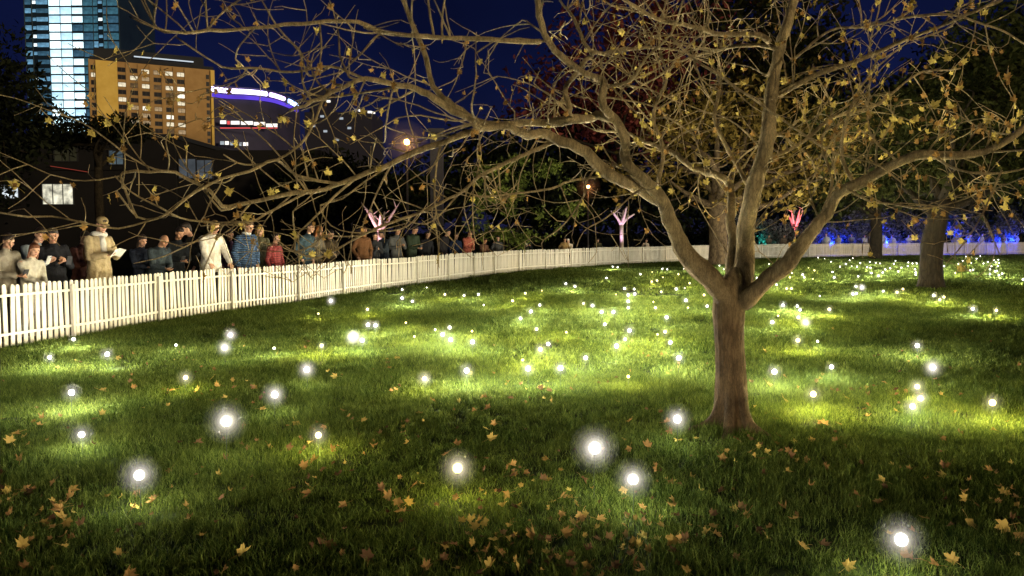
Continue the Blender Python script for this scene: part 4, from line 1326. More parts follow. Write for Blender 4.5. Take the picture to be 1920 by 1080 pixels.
WHITE_J = (.72, .66, .55)
PEOPLE = [
    # px, head py, offset, kwargs
    (8, 452, .75, dict(label="person with dark hair and grey beige jacket at the left end of the fence", face=(.92, -.4), hands="phone_low", jacket=(.26, .23, .17), trousers=(.06, .05, .04), nod=24)),
    (47, 440, .95, dict(label="person in grey blue jacket looking down at a lit phone, second from the left end", face=(.95, -.3), hands="phone", jacket=(.24, .28, .30), trousers=(.10, .09, .08), nod=26, hstyle="short")),
    (52, 470, .45, dict(label="small person with auburn hair in a pale grey hooded coat near the left end", face=(.9, -.45), hands="clasp", jacket=(.48, .44, .34), trousers=(.4, .36, .28), hair=(.14, .05, .02), hstyle="long", nod=20, coat=True)),
    (112, 442, .70, dict(label="person in black sweater leaning forward with raised hands beside the pale coat", face=(.75, -.65), hands="phone", jacket=(.012, .012, .014), trousers=(.012, .012, .014), lean=13, nod=14, skin=1, bulk=1.08)),
    (183, 424, .70, dict(label="tall person in khaki trench coat with cap and white scarf reading a sheet", face=(.9, -.45), hands="read", jacket=(.46, .36, .20), trousers=(.35, .28, .17), coat=True, cap=(.34, .25, .12), scarf=(.72, .68, .6), nod=24, bulk=1.08, bag=(.20, .10, .04))),
    (290, 450, .60, dict(label="balding person in dark jacket bending forward over the fence with clasped hands", face=(.8, -.6), hands="clasp", jacket=(.035, .045, .05), trousers=(.02, .02, .025), hstyle="bald", hair=(.12, .11, .10), lean=22, nod=22, skin=1)),
    (327, 438, 1.0, dict(label="person dressed in black holding a phone behind the balding one", face=(.7, -.7), hands="phone_low", jacket=(.012, .014, .016), lean=8, nod=20, skin=1)),
    (361, 431, .95, dict(label="person in dark coat half hidden left of the white jacket", face=(-.55, -.8), hands="pockets", jacket=(.022, .022, .02), nod=16)),
    (393, 427, .42, dict(label="person in bright white jacket resting both hands on the fence", face=(.72, -.69), hands="fence", jacket=WHITE_J, trousers=(.04, .035, .03), hair=(.34, .22, .08), lean=6, nod=22, bulk=1.12, turn=-10)),
    (463, 425, .65, dict(label="person in blue quilted jacket with hands hanging down, right of the white jacket", face=(.8, -.6), hands="rest", jacket=(.05, .11, .22), jkind="quilt", trousers=(.03, .04, .06), hair=(.10, .06, .03), collar=(.6, .6, .6), nod=16, bulk=1.12)),
    (489, 432, 1.15, dict(label="blond person looking down between the blue jacket and the red plaid shirt", face=(.6, -.8), hands="reach", jacket=(.10, .09, .05), trousers=(.05, .05, .05), hair=(.46, .30, .08), hstyle="long", nod=26)),
    (519, 447, .65, dict(label="shorter person with black hair in a red plaid shirt", face=(.9, -.45), hands="rest", jacket=(.30, .03, .028), jkind="plaid", trousers=(.02, .02, .03), nod=6, bulk=.92)),
    (568, 428, .75, dict(label="person in dark teal jacket facing right, right of the red plaid shirt", face=(.9, -.45), hands="pockets", jacket=(.04, .065, .078), nod=4)),
    (587, 434, .95, dict(label="person with ginger hair in grey jacket behind the teal jacket", face=(.8, -.5), hands="phone_low", jacket=(.12, .10, .07), hair=(.30, .10, .02), hstyle="long", nod=14, skin=1)),
    (680, 434, .75, dict(label="person in rust brown coat with fur collar left of the pink lit tree", face=(.6, -.8), hands="pockets", jacket=(.13, .06, .025), hair=(.10, .04, .015), hstyle="long", collar=(.3, .14, .05), nod=12, skin=1)),
    (742, 433, .80, dict(label="person in grey coat right below the pink lit tree", face=(.5, -.86), hands="read", jacket=(.09, .09, .085), nod=18, skin=1)),
    (722, 440, 1.5, dict(label="person in washed blue coat with folded hands under the pink lit tree", face=(-.6, -.8), hands="clasp", jacket=(.07, .085, .10), nod=15)),
    (771, 431, .80, dict(label="person in dark green jacket holding a small bright phone", face=(.7, -.7), hands="phone_low", jacket=(.025, .035, .02), nod=20, skin=1)),
    (826, 436, 1.3, dict(label="heavy dark figure with grey trousers between green jacket and red top", face=(.8, -.3), hands="pockets", jacket=(.025, .022, .024), trousers=(.08, .08, .09), hair=(.02, .02, .02), bulk=1.2, nod=5)),
    (873, 438, .55, dict(label="person in salmon red top bending over the fence right of the dark figures", face=(.5, -.86), hands="clasp", jacket=(.32, .09, .06), hair=(.05, .02, .01), lean=10, nod=20, skin=1)),
    (902, 452, .60, dict(label="short person with reddish face next to the salmon top", face=(.6, -.8), hands="fence", jacket=(.10, .05, .03), hair=(.07, .02, .01), nod=16, skin=1)),
    (982, 443, .80, dict(label="person in black coat and white shirt behind the small green tree", face=(.3, -.95), hands="read", jacket=(.02, .02, .02), scarf=(.6, .55, .5), nod=16)),
    (1056, 449, .9, dict(label="person in ochre coat right of the small green tree", face=(.2, -.98), hands="pockets", jacket=(.26, .17, .07), nod=10, skin=1)),
    (1070, 452, .7, dict(label="person in pale cap and cream top beside the ochre coat", face=(-.3, -.95), hands="fence", jacket=(.6, .52, .4), cap=(.7, .65, .55), nod=12)),
    (1209, 452, .9, dict(label="person in light beige top behind the fence left of the near trunk", face=(.1, -.99), hands="pockets", jacket=(.45, .36, .25), nod=10)),
]
PEOPLE += [
    (150, 446, 1.35, dict(label="person in dark red brown jacket between the black sweater and the khaki coat", face=(.9, -.4), hands="phone", jacket=(.10, .04, .03), nod=18, skin=1)),
    (262, 452, .9, dict(label="person in dark navy jacket left of the balding person", face=(.8, -.6), hands="phone_low", jacket=(.02, .025, .04), nod=24, hair=(.05, .03, .02), hstyle="long")),
    (432, 441, 1.3, dict(label="person in dark purple coat between white and blue jackets", face=(.5, -.85), hands="pockets", jacket=(.05, .025, .05), nod=14, skin=1)),
    (618, 440, .9, dict(label="person in dark brown jacket right of the ginger haired one", face=(.5, -.85), hands="phone_low", jacket=(.05, .035, .02), nod=20, skin=1)),
    (700, 443, 1.0, dict(label="person in charcoal jacket right of the rust brown coat", face=(.4, -.9), hands="phone", jacket=(.03, .03, .032), nod=18)),
    (797, 440, 1.0, dict(label="person in black anorak right of the green jacket", face=(.6, -.8), hands="pockets", jacket=(.014, .014, .016), nod=12, skin=1)),
    (850, 443, 1.2, dict(label="person in navy jacket left of the salmon top", face=(.4, -.9), hands="pockets", jacket=(.015, .025, .06), nod=12)),
    (930, 447, .9, dict(label="person in dark grey jacket left of the small green tree", face=(.3, -.95), hands="pockets", jacket=(.05, .05, .05), nod=12)),
    (1120, 450, 1.1, dict(label="person in dark olive coat behind the fence below the hanging twigs", face=(.1, -.99), hands="pockets", jacket=(.06, .055, .025), nod=12)),
]
for px, py, off, kw in PEOPLE:
    q = at(px, off)
    kw = dict(kw)
    lab_ = kw.pop("label")
    H = head_H(px, py, q)
    le = math.radians(kw.get("lean", 4))
    H = H / (1 - .40 * (1 - math.cos(le)))
    H = min(max(H, 1.28), 1.92)
    fx, fy = kw.pop("face")
    if "lean" not in kw: kw["lean"] = random.uniform(1, 13)
    kw.setdefault("turn", random.uniform(-22, 22))
    root, k, mid = person(lab_, q, (fx, fy), H=H, vox=1.0 if px < 560 else 1.35, **kw)
    hnd = kw.get("hands")
    root.rotation_euler.x, root.rotation_euler.y = random.gauss(0, .015), random.gauss(0, .045)
    if hnd in ("phone", "phone_low", "hold_up"):
        nm = {150: "person in red brown jacket", 262: "navy jacketed person", 618: "person in brown jacket", 700: "person in charcoal jacket", 587: "ginger haired person", 112: "person in black sweater", 771: "person in green jacket"}[px] if px in (150, 262, 618, 700, 587, 112, 771) else "black clad person behind the balding one" if px == 327 else "left end person" if px == 8 else lab_.split(" with")[0].split(" looking")[0].split(" holding")[0].split(" leaning")[0].split(" at ")[0].split(" behind")[0]
        bright = px in (47, 771, 112)
        hold(root, mid, mk_phone(PHONEW if px == 47 else PHONE, SCREEN if bright else SCREEN_DIM), f"{'glowing' if bright else 'dark'} phone held by the {nm}"[:95], "phone", "phone", -28)
    elif hnd == "read" and px == 183:
        hold(root, mid, mk_paper, "white sheet of paper held by the person in the khaki trench coat", "paper_sheet", "paper", -50)

# ------------------------------------------------------------------ background trees
def crown_cards(lobes, n, size, mat, name, parent, org, gap=.5):
    """many bent leaf clumps spread through the crown's volume"""
    lobes = [(np.array(c, float), np.array(r, float)) for c, r in lobes]
    w = np.array([np.prod(r) ** .75 for c, r in lobes]); w /= w.sum()
    pick = rng.choice(len(lobes), n, p=w)
    u = rng.normal(0, 1, (n, 3)); u /= np.linalg.norm(u, axis=1, keepdims=True)
    rad = rng.random(n) ** (1 / 2.2)
    C = np.array([lobes[i][0] for i in pick]); R = np.array([lobes[i][1] for i in pick])
    p = C + u * R * rad[:, None]
    # clumping: pull towards random cluster centres
    nc = max(6, n // 38)
    cen = p[rng.choice(n, nc)]
    near = cen[rng.integers(0, nc, n)]
    msk = rng.random(n) < gap
    loc = near + rng.normal(0, 1, (n, 3)) * R.mean(1)[:, None] * .13
    p = np.where(msk[:, None], loc, p)
    a = rng.normal(0, 1, (n, 3)); a /= np.linalg.norm(a, axis=1, keepdims=True)
    b = np.cross(a, rng.normal(0, 1, (n, 3))); b /= np.linalg.norm(b, axis=1, keepdims=True)
    s = size * rng.uniform(.5, 1.25, (n, 1))
    c = np.cross(a, b)
    q = np.stack([p - a * s, p + b * s * .42 + c * s * .15, p + a * s, p - b * s * .42 + c * s * .15], 1) - np.array(org)
    return link(name, quads_mesh(name, q.reshape(-1, 3), n, mat), parent)


def bg_tree(label, base, h_fork, trunk_r, lobes, n, size, mat, bm, limbs=7, name="park_tree", group="big trees behind the lawn", cat="tree", gap=.55):
    e = empty(name, tuple(base))
    tag(e, label, cat, group)
    b = np.array(base, float)
    mb = MB()
    top = b + np.array((random.uniform(-.2, .2), random.uniform(-.2, .2), h_fork))
    sp = spline([b + np.array((0, 0, -.05)), b + np.array((0, 0, h_fork * .12)), b + np.array((random.uniform(-.08, .08), 0, h_fork * .5)), top], step=h_fork / 10)
    t = np.linspace(0, 1, len(sp))
    mb.tube(sp - b, trunk_r * (1 + .55 * np.exp(-t * 14) - .22 * t), 16, lump=.06)
    mb.build("trunk", bm, e, True)
    if limbs:
        for i in range(limbs):
            c, r = lobes[i % len(lobes)]
            tgt = np.array(c) + rng.normal(0, .35, 3) * np.array(r)
            st = sp[-1 - (i % 3)]
            mid = (st + tgt) / 2 + rng.normal(0, .12, 3) * np.linalg.norm(tgt - st)
            s2 = spline([st, mid, tgt], step=max(.2, np.linalg.norm(tgt - st) / 9))
            mb = MB()
            mb.tube(s2 - b, np.linspace(trunk_r * .42, trunk_r * .07, len(s2)), 8)
            for q in range(3):
                i0 = random.randint(len(s2) // 3, len(s2) - 1)
                e2 = s2[i0] + rng.normal(0, .5, 3) * np.array(r) * .9
                s3 = spline([s2[i0], (s2[i0] + e2) / 2 + rng.normal(0, .1, 3) * np.array(r), e2], step=max(.15, np.linalg.norm(e2 - s2[i0]) / 7))
                mb.tube(s3 - b, np.linspace(trunk_r * .12, trunk_r * .03, len(s3)), 6)
            mb.build("limb", bm, e, True)
    crown_cards(lobes, n, size, mat, "crown", e, base, gap)
    return e


def lobe(px, py, Y, rx, ry, dr=None):
    """crown lobe centred where column/row meet depth Y, radii given in metres"""
    return (tuple(P(px, py, Y)), (rx, dr or rx, ry))


L_OLIVE = leafy("foliage_olive", (0.045, 0.040, 0.010), (0.13, 0.095, 0.022), trans=.3, scale=.5)
L_OCHRE = leafy("foliage_ochre", (0.05, 0.038, 0.010), (0.19, 0.135, 0.032), trans=.3, scale=.5)
L_GREEN = leafy("foliage_green", (0.045, 0.065, 0.014), (0.14, 0.17, 0.035), trans=.3, scale=.8)
L_DARK = leafy("foliage_dark", (0.010, 0.014, 0.006), (0.028, 0.034, 0.012), trans=.2, scale=.4)
L_BLACK = leafy("foliage_shade", (0.006, 0.008, 0.005), (0.014, 0.016, 0.008), trans=.15, scale=.4)
L_RED = leafy("foliage_red", (0.045, 0.012, 0.010), (0.15, 0.04, 0.03), trans=.3, scale=.4)  # crown varies between two dull reds
L_DGREEN = leafy("foliage_deep_green", (0.010, 0.015, 0.005), (0.034, 0.037, 0.011), trans=.25, scale=.4)

# small green tree before the fence
g0 = G(955, 509)
bg_tree("small green leafy tree standing before the fence left of centre", (g0.x, g0.y, 0), 1.5, .085,
        [lobe(px_, py_, g0.y + random.uniform(-.8, .8), random.uniform(.45, .95), random.uniform(.30, .6)) for px_, py_ in
         ((960, 395), (905, 380), (1015, 400), (985, 335), (925, 440), (1050, 430), (890, 425), (1075, 395), (940, 320), (1020, 315), (965, 450), (1000, 445), (900, 330), (1055, 350), (970, 300), (940, 365))],
        3800, .10, L_GREEN, M["dark_bark"], limbs=9, group=None, name="small_tree", gap=.72)
# big tree right behind the near tree
b0 = G(1347, 497)
bg_tree("tall ochre leaved tree with thick pale trunk behind the near tree", (b0.x, b0.y, 0), 3.6, .50,
        [lobe(1300, 250, b0.y, 3.6, 2.6), lobe(1450, 230, b0.y, 3.6, 2.6), lobe(1230, 330, b0.y, 2.2, 1.4), lobe(1540, 320, b0.y, 2.8, 1.6), lobe(1420, 350, b0.y, 3.0, 1.2), lobe(1620, 250, b0.y, 3.5, 2.0)],
        5200, .19, L_OCHRE, bark("pale_trunk_bark", (0.15, 0.105, 0.055), (0.07, 0.048, 0.025), sc=8, zs=.2), limbs=9)
d0 = G(1745, 541)
bg_tree("dark thick trunked tree at the right before the fence", (d0.x, d0.y, 0), 2.6, .34,
        [lobe(1700, 250, d0.y, 2.6, 1.3), lobe(1830, 230, d0.y, 2.6, 1.6), lobe(1900, 120, d0.y, 2.2, 2.0), lobe(1760, 330, d0.y, 2.6, .8), lobe(1880, 330, d0.y, 2.0, .8), lobe(1640, 320, d0.y, 1.3, .7)],
        9000, .12, L_DGREEN, M["dark_bark"], limbs=7)
e0 = G(1641, 487)
bg_tree("far dark trunked tree left of the thick dark trunk", (e0.x, e0.y, 0), 3.0, .38,
        [lobe(1600, 260, e0.y, 4.0, 3.0), lobe(1680, 330, e0.y, 4.5, 2.2), lobe(1560, 360, e0.y, 2.5, 1.6), lobe(1720, 210, e0.y, 3, 2.5)], 8000, .24, L_DGREEN, M["dark_bark"], limbs=6)
# red crowned tree and the wall of trees behind the crowd
BT = [
    ("dark red tree behind the crowd, top centre", 1160, 62, L_RED, [(1150, 110, 6.0, 5.0), (1060, 180, 4.0, 3.4), (1240, 90, 5.5, 4.6), (1180, 230, 5.0, 3.0)], 5600, .30),
    ("tall dark tree rising above the near tree, top right of centre", 1400, 66, L_DGREEN, [(1330, 60, 6, 5), (1430, 40, 7, 5), (1480, 170, 6, 5), (1380, 240, 6, 4), (1500, 290, 5, 4)], 8500, .34),
    ("dark tree behind the blue lit crowd at right", 1830, 64, L_DGREEN, [(1850, 180, 6, 5), (1940, 90, 6, 6), (1790, 250, 5, 4), (1900, 300, 6, 4), (1760, 350, 5, 3)], 8500, .34),
    ("wide dark tree behind the crowd left of the small green tree", 860, 70, L_DARK, [(860, 340, 5.5, 3.6), (930, 300, 4.5, 3.6), (790, 375, 4.5, 2.6), (1000, 330, 5, 3.4)], 7000, .32),
    ("black tree behind the crowd under the street lamp", 690, 72, L_BLACK, [(690, 365, 5.0, 3.6), (620, 350, 4.5, 3.6), (740, 385, 4.5, 2.4), (560, 375, 4, 2.8)], 6000, .34),
    ("black tree mass at the far left edge", -20, 38, L_BLACK, [(10, 220, 2.6, 2.4), (-60, 180, 3.6, 4), (40, 265, 1.8, 1.3), (-90, 330, 3.0, 2.4), (0, 170, 1.6, 1.6)], 7500, .20),
    ("low black tree in front of the office building", 190, 55, L_BLACK, [(150, 250, 2.0, 1.0), (205, 240, 2.4, .8), (235, 250, 1.8, .8), (110, 260, 1.6, .9)], 3500, .18),
    ("dark tree behind the crowd right of the red tree", 1290, 74, L_DARK, [(1270, 380, 6, 3.5), (1180, 390, 5, 3), (1370, 370, 6, 4), (1090, 400, 5, 2.6)], 7000, .34),
    ("dark tree at the right end behind the fence", 1640, 76, L_DARK, [(1570, 330, 6, 5), (1660, 350, 6, 5), (1500, 360, 5, 4), (1730, 390, 5, 3), (1820, 395, 5, 3)], 8000, .34),
]
for lb, px, Y, mt, lob, n, sz in BT:
    p = P(px, HOR, Y)
    lobes = [lobe(a, b, Y + random.uniform(-2, 2), r, z) for a, b, r, z in lob]
    bg_tree(lb, (p.x, Y, 0), max(1.5, min(l[0][2] for l in lobes) - .6), .32, lobes, n, sz, mt, M["dark_bark"], limbs=6)

# deeper black woods that close the view
for lb, px, Y, lob in (("black tree behind the dark red tree", 1080, 84, [(1060, 330, 7, 5), (1130, 250, 7, 5), (1000, 380, 6, 3)]), ("black tree far behind the near tree's middle limb", 1330, 90, [(1300, 300, 8, 6), (1400, 180, 8, 6), (1250, 180, 7, 6), (1380, 370, 7, 4)]),
                       ("black tree far behind the right limb", 1530, 92, [(1520, 250, 8, 7), (1600, 330, 8, 5), (1470, 330, 7, 5), (1500, 120, 6, 5)]), ("black tree far behind the thick dark trunk", 1730, 88, [(1720, 270, 8, 7), (1790, 180, 7, 6), (1660, 350, 7, 4)]),
                       ("black tree far at the right edge", 1910, 90, [(1900, 230, 8, 8), (1960, 120, 8, 8), (1850, 360, 8, 4)])):
    p = P(px, HOR, Y)
    lobes = [lobe(a, b, Y + random.uniform(-2, 2), r, z) for a, b, r, z in lob]
    bg_tree(lb, (p.x, Y, 0), 3.0, .35, lobes, 8500, .46, L_BLACK, M["dark_bark"], limbs=4)
# unseen trees added right of the frame to shade that side of the lawn
for x_, y_, lb in ((15.5, 2.5, "unseen dark tree added right of the view for shade, nearest"), (21.5, 6.0, "unseen dark tree added right of the view for shade, second"), (33, 14, "unseen dark tree added right of the view for shade, third"), (44, 24, "unseen dark tree added right of the view for shade, farthest")):
    bg_tree(lb, (x_, y_, 0), 1.2, .3, [((x_ + a, y_ + b, c), (2.6, 2.6, 2.2)) for a, b, c in ((0, 0, 2.6), (1.5, 1.0, 3.8), (-1.2, -.8, 4.2), (.3, .6, 6), (1.6, 1.4, 1.8), (-1.5, -1.2, 1.8))], 5000, .24, L_DGREEN, M["dark_bark"], limbs=3)

# hedge strip behind the path
hd_i = 0
for px, Y, wd, ht, lb in ((520, 45, 5.0, 1.3, "black hedge behind the blue and red jackets"), (690, 52, 6.0, 1.4, "black hedge behind the rust brown coat"), (900, 60, 8, 1.6, "black hedge behind the small green tree"),
                          (1180, 66, 9, 1.7, "black hedge behind the near tree trunk"), (1480, 72, 10, 1.8, "black hedge left of the blue lit crowd"), (1800, 74, 11, 1.8, "black hedge behind the blue lit crowd")):
    p = P(px, HOR, Y)
    e = empty("hedge", (p.x, Y, 0))
    tag(e, lb, "hedge", "hedges behind the path")
    lobes = [((p.x + random.uniform(-wd, wd), Y + random.uniform(-.6, .6), random.uniform(.4, ht)), (1.8, .9, .9)) for _ in range(11)]
    crown_cards(lobes, 3500, .16, L_BLACK, "foliage", e, (p.x, Y, 0), .4)

# ------------------------------------------------------------------ city buildings
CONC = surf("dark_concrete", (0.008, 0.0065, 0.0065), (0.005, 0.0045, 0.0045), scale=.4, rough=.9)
ROOFD = surf("dark_roof", (0.022, 0.024, 0.03), (0.014, 0.015, 0.02), scale=.3, rough=.8)
BRICK = surf("floodlit_tan_brick", (0.82, 0.57, 0.145), (0.70, 0.46, 0.10), scale=.25, rough=.9, detail=8)  # brightened brick colour stands in for the floodlights
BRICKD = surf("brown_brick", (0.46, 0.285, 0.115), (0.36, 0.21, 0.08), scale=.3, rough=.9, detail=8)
GLASSD = surf("dark_window_glass", (0.02, 0.018, 0.02), rough=.15, spec=.5)
FRAME = surf("window_frame", (0.10, 0.08, 0.06), rough=.6)
LITW = [emit("lit_window", (1.0, .88, .62), 1.0, .45, .9), emit("lit_window_dim", (1.0, .70, .38), .45, .5, .9), emit("lit_window_bright", (1.0, .93, .75), 1.5, .35, .9)]

DIMW = emit("faint_window", (1.0, .62, .30), .13, .6, .9)
# brick hotel block, its floodlighting put into the brick colours
A0 = P(177, HOR, 320.0); B0 = P(409.5, HOR, 342.0)
ax = np.array((B0.x - A0.x, B0.y - A0.y, 0)); WL = np.linalg.norm(ax); ax /= WL
nrm_ = np.array((ax[1], -ax[0], 0))      # towards the camera
rzb = math.atan2(ax[1], ax[0])
hotel = empty("brick_building", (A0.x, A0.y, 0), rzb)
tag(hotel, "floodlit orange brick block with rows of small windows beside the glass tower", "building")
TOPZ = 69.4
# local frame: x along the facade, y into the building, z up
def hx(px):
    """facade x for an image column"""
    lo, hi = 0.0, WL
    for _ in range(40):
        m = (lo + hi) / 2
        q = np.array((A0.x, A0.y)) + ax[:2] * m
        if CX + F * q[0] / (q[1] * math.cos(PITCH)) * 1.0 < px: lo = m
        else: hi = m
    return (lo + hi) / 2


def wallpart(name, mat_, x0, x1, z0, z1, y0, y1, parent):
    mb = MB(); mb.box(((x0 + x1) / 2, (y0 + y1) / 2, (z0 + z1) / 2), (x1 - x0, y1 - y0, z1 - z0))
    return mb.build(name, mat_, parent)


FH = 2.93
xs = {k: hx(v) for k, v in dict(a=181, b=190, c=230, d=354, e=392, f=402, g=409).items()}
wallpart("wall", BRICKD, 0.0, WL, 0, TOPZ, .6, 16, hotel)
wallpart("pier", BRICKD, 0.0, xs["a"] - .2, 0, TOPZ, 0, .598, hotel)
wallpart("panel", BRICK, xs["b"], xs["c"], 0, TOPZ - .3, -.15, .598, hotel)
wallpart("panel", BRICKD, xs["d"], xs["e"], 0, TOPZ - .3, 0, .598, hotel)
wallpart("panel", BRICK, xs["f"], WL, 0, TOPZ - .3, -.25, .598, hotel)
cols = [hx(v) for v in (238, 260.5, 282, 304, 325.5, 347)]
pier_x = [xs["c"]] + [(cols[i] + cols[i + 1]) / 2 for i in range(5)] + [xs["d"]]
for i in range(1, 6):
    wallpart("pier", BRICKD, pier_x[i] - .75, pier_x[i] + .75, 0, TOPZ - .3, .15, .598, hotel)
lit = {(0, 2): 0, (0, 4): 0, (1, 1): 0, (1, 5): 1, (1, 7): 0, (2, 0): 0, (2, 1): 1, (2, 2): 0, (2, 5): 2, (2, 6): 1, (2, 7): 1, (3, 0): 1, (3, 5): 1, (4, 0): 0, (4, 2): 0, (4, 6): 2, (4, 7): 0,
       (5, 0): 0, (5, 2): 2, (5, 3): 2, (5, 4): 0, (5, 7): 0, (5, 8): 1, (5, 9): 2, (5, 5): 1}
win_geo = {}
wfm = MB()
for sx_ in (-1, 1): wfm.box((sx_ * 1.42, 0, 0), (.12, .12, 1.7))
for sz_ in (-1, 1): wfm.box((0, .01, sz_ * .85), (2.84, .12, .12))
wfm.box((0, .02, 0), (.10, .10, 1.6))
frame_me = wfm.mesh("window", FRAME)
spm = MB(); spm.box((0, 0, 0), (2.9, .1, .5)); span_me = spm.mesh("spandrel", BRICKD)


def pane_mesh(m, w=2.72, h=1.58):
    k = (m.name, w, h)
    if k not in win_geo:
        b = MB(); b.box((0, 0, 0), (w, .04, h)); win_geo[k] = b.mesh("pane", m)
    return win_geo[k]


for ci, cx_ in enumerate(cols):
    for r in range(12):
        z = TOPZ - 3.1 - r * FH
        w = link("window", frame_me, hotel); w.location = (cx_, .45, z)
        m = LITW[lit[(ci, r)]] if (ci, r) in lit else (random.choice((DIMW, GLASSD, GLASSD)))
        pn = link("pane", pane_mesh(m), w); pn.location = (0, .09, 0)
        sp_ = link("spandrel", span_me, hotel); sp_.location = (cx_, .5, z - FH / 2)
for cx_, sc_ in ((hx(185), .52), (hx(397), .42)):
    for r in range(13):
        z = TOPZ - 3.1 - r * FH
        w = link("window", frame_me, hotel); w.location = (cx_, .45, z); w.scale = (sc_, 1, 1)
        m = LITW[0] if (cx_ < 5 and r == 1) or (cx_ > 5 and r in (10, 11)) else GLASSD
        pn = link("pane", pane_mesh(m), w); pn.location = (0, .09, 0)
wallpart("roof", ROOFD, .5, WL - .3, TOPZ + .003, TOPZ + 1.2, .3, 15.5, hotel)
wallpart("plant_room", ROOFD, hx(188), hx(392), TOPZ + 1.2, TOPZ + 5.2, 3, 13, hotel)
tb = MB(); tb.box((0, 0, 0), (hx(372) - hx(262), .3, .45))
o = tb.build("roof_light", emit("roof_light", (.8, .9, 1.0), .8), hotel); o.location = ((hx(372) + hx(262)) / 2, 1.2, TOPZ + 2.7)
# glass tower
tw_d = 400.0
T_L, T_R = P(62, HOR, tw_d), P(236, HOR, tw_d)
tower = empty("glass_tower", (T_L.x, tw_d, 0))
tag(tower, "tall glass tower with a bright bluish white strip of lit floors at top left", "building")
TWD = T_R.x - T_L.x
upx = tw_d / F
TG = surf("tower_glass", (0.018, 0.035, 0.055), (0.010, 0.020, 0.034), scale=.08, rough=.25, spec=.6)
TM = surf("tower_mullion", (0.05, 0.08, 0.10), rough=.4)
wallpart("body", TG, 0, TWD, 0, 150, .4, 40, tower)
FT = 15.4 * upx
em_b = [emit("tower_window_%d" % i, c, s, .35, .35) for i, (c, s) in enumerate([((.58, .87, 1.0), 1.7), ((.66, .92, 1.0), 1.9), ((.74, .95, 1.0), 2.3), ((.52, .82, 1.0), 1.4)])]
em_l = [emit("tower_dim_%d" % i, c, s, .6, .5) for i, (c, s) in enumerate([((.20, .52, .8), .22), ((.28, .64, .95), .55), ((.8, .95, 1), 1.8), ((.16, .48, .66), .28)])]
zz0 = CAMZ + (HOR - 222) * upx
pb = {}


def tpane(x0p, x1p, r, m, hf=.66, y=.3):
    w = (x1p - x0p) * upx
    k = (m.name, round(w, 2), hf)
    if k not in pb:
        b = MB(); b.box((0, 0, 0), (w, .12, FT * hf)); pb[k] = b.mesh("window", m)
    o = link("window", pb[k], tower)
    o.location = ((x0p + x1p) / 2 * upx - 62 * upx, y, zz0 + (r + .5) * FT)


for r in range(-3, 17):
    for a, b in ((107, 127), (128.2, 148), (149.5, 168.5)):
        m = em_b[random.choices([0, 1, 2, 3], [.4, .4, .25, .12])[0]]
        if a > 140 and r in (7, 10): m = em_l[0]
        tpane(a, b, r, m, .82 if a < 140 else .72)
    if r not in (5, 6): tpane(77, 83, r, em_l[2] if random.random() < .75 else em_l[1], .36)
    tpane(63, 74, r, em_l[random.choice((0, 0, 1))], .55)
    tpane(84, 105.5, r, em_l[random.choice((0, 1, 1))], .5)
    tpane(170, 187, r, em_l[random.choice((3, 0))], .8)
    tpane(188.5, 196, r, em_l[random.choice((3, 3, 1))], .8)
    tpane(197.5, 205, r, em_l[2] if random.random() < .4 else em_l[1], .34)
    tpane(206.5, 213, r, em_l[random.choice((3, 0))], .8)
    tpane(214.5, 234, r, em_l[0] if random.random() < .7 else em_l[3], .8)
for xp in (62, 75.5, 106, 127.6, 148.8, 169.2, 187.8, 205.8, 213.8, 235.5):
    wallpart("mullion", TM, (xp - 62) * upx - .12, (xp - 62) * upx + .12, 0, 150, .05, .38, tower)

# arena with a curved neon roof edge
ad = 260.0
arena = empty("arena_building", tuple(P(480, HOR, ad).xy) + (0,))
tag(arena, "dark arena with a curved blue white neon roof line right of the brick block", "building")
ao = np.array(arena.location)
arc = [np.array(P(x, y, d)) for x, y, d in ((400, 168, 250), (430, 172, 252), (470, 174, 256), (510, 179, 262), (540, 189, 270), (562, 201, 280))]
sp = spline(arc, step=1.5)
lowr = sp.copy(); lowr[:, 2] = 0
mb = MB()
n = len(sp)
topb = sp.copy(); topb[:, 1] += 30; topb[:, 2] += 2
mb.add(np.concatenate([lowr - ao, sp - ao + (0, 0, 1.6), topb - ao]), [(i, i + 1, n + i + 1, n + i) for i in range(n - 1)] + [(n + i, n + i + 1, 2 * n + i + 1, 2 * n + i) for i in range(n - 1)])
mb.build("wall", surf("arena_wall", (.035, .03, .07), (.02, .02, .045), rough=.7, scale=.2), arena)
for a, b, m in ((0.02, .50, emit("neon_white", (.66, .56, 1.0), 6)), (.50, .73, emit("neon_violet", (.70, .45, 1.0), 4.5)), (.75, .985, emit("neon_blue", (.42, .60, 1.0), 6))):
    i0, i1 = int(a * n), int(b * n)
    mb = MB(); mb.tube(sp[i0:i1] - ao + (0, -1.6, 0), .72, 8)
    mb.build("neon_strip", m, arena, True)
mb = MB(); mb.tube(sp[: int(.97 * n)] - ao + (0, -1.3, -1.75), .6, 8); mb.build("neon_wash", emit("wash_violet_blue", (.16, .08, .95), .9, .5, .06), arena, True)  # neon glow on the wall, added as a dim emissive tube
am = [emit("arena_window", (1.0, .95, .88), 1.5, .3, .4), emit("arena_window_dim", (.8, .9, 1.0), .5, .3, .4), emit("arena_red", (1.0, .12, .12), .9)]
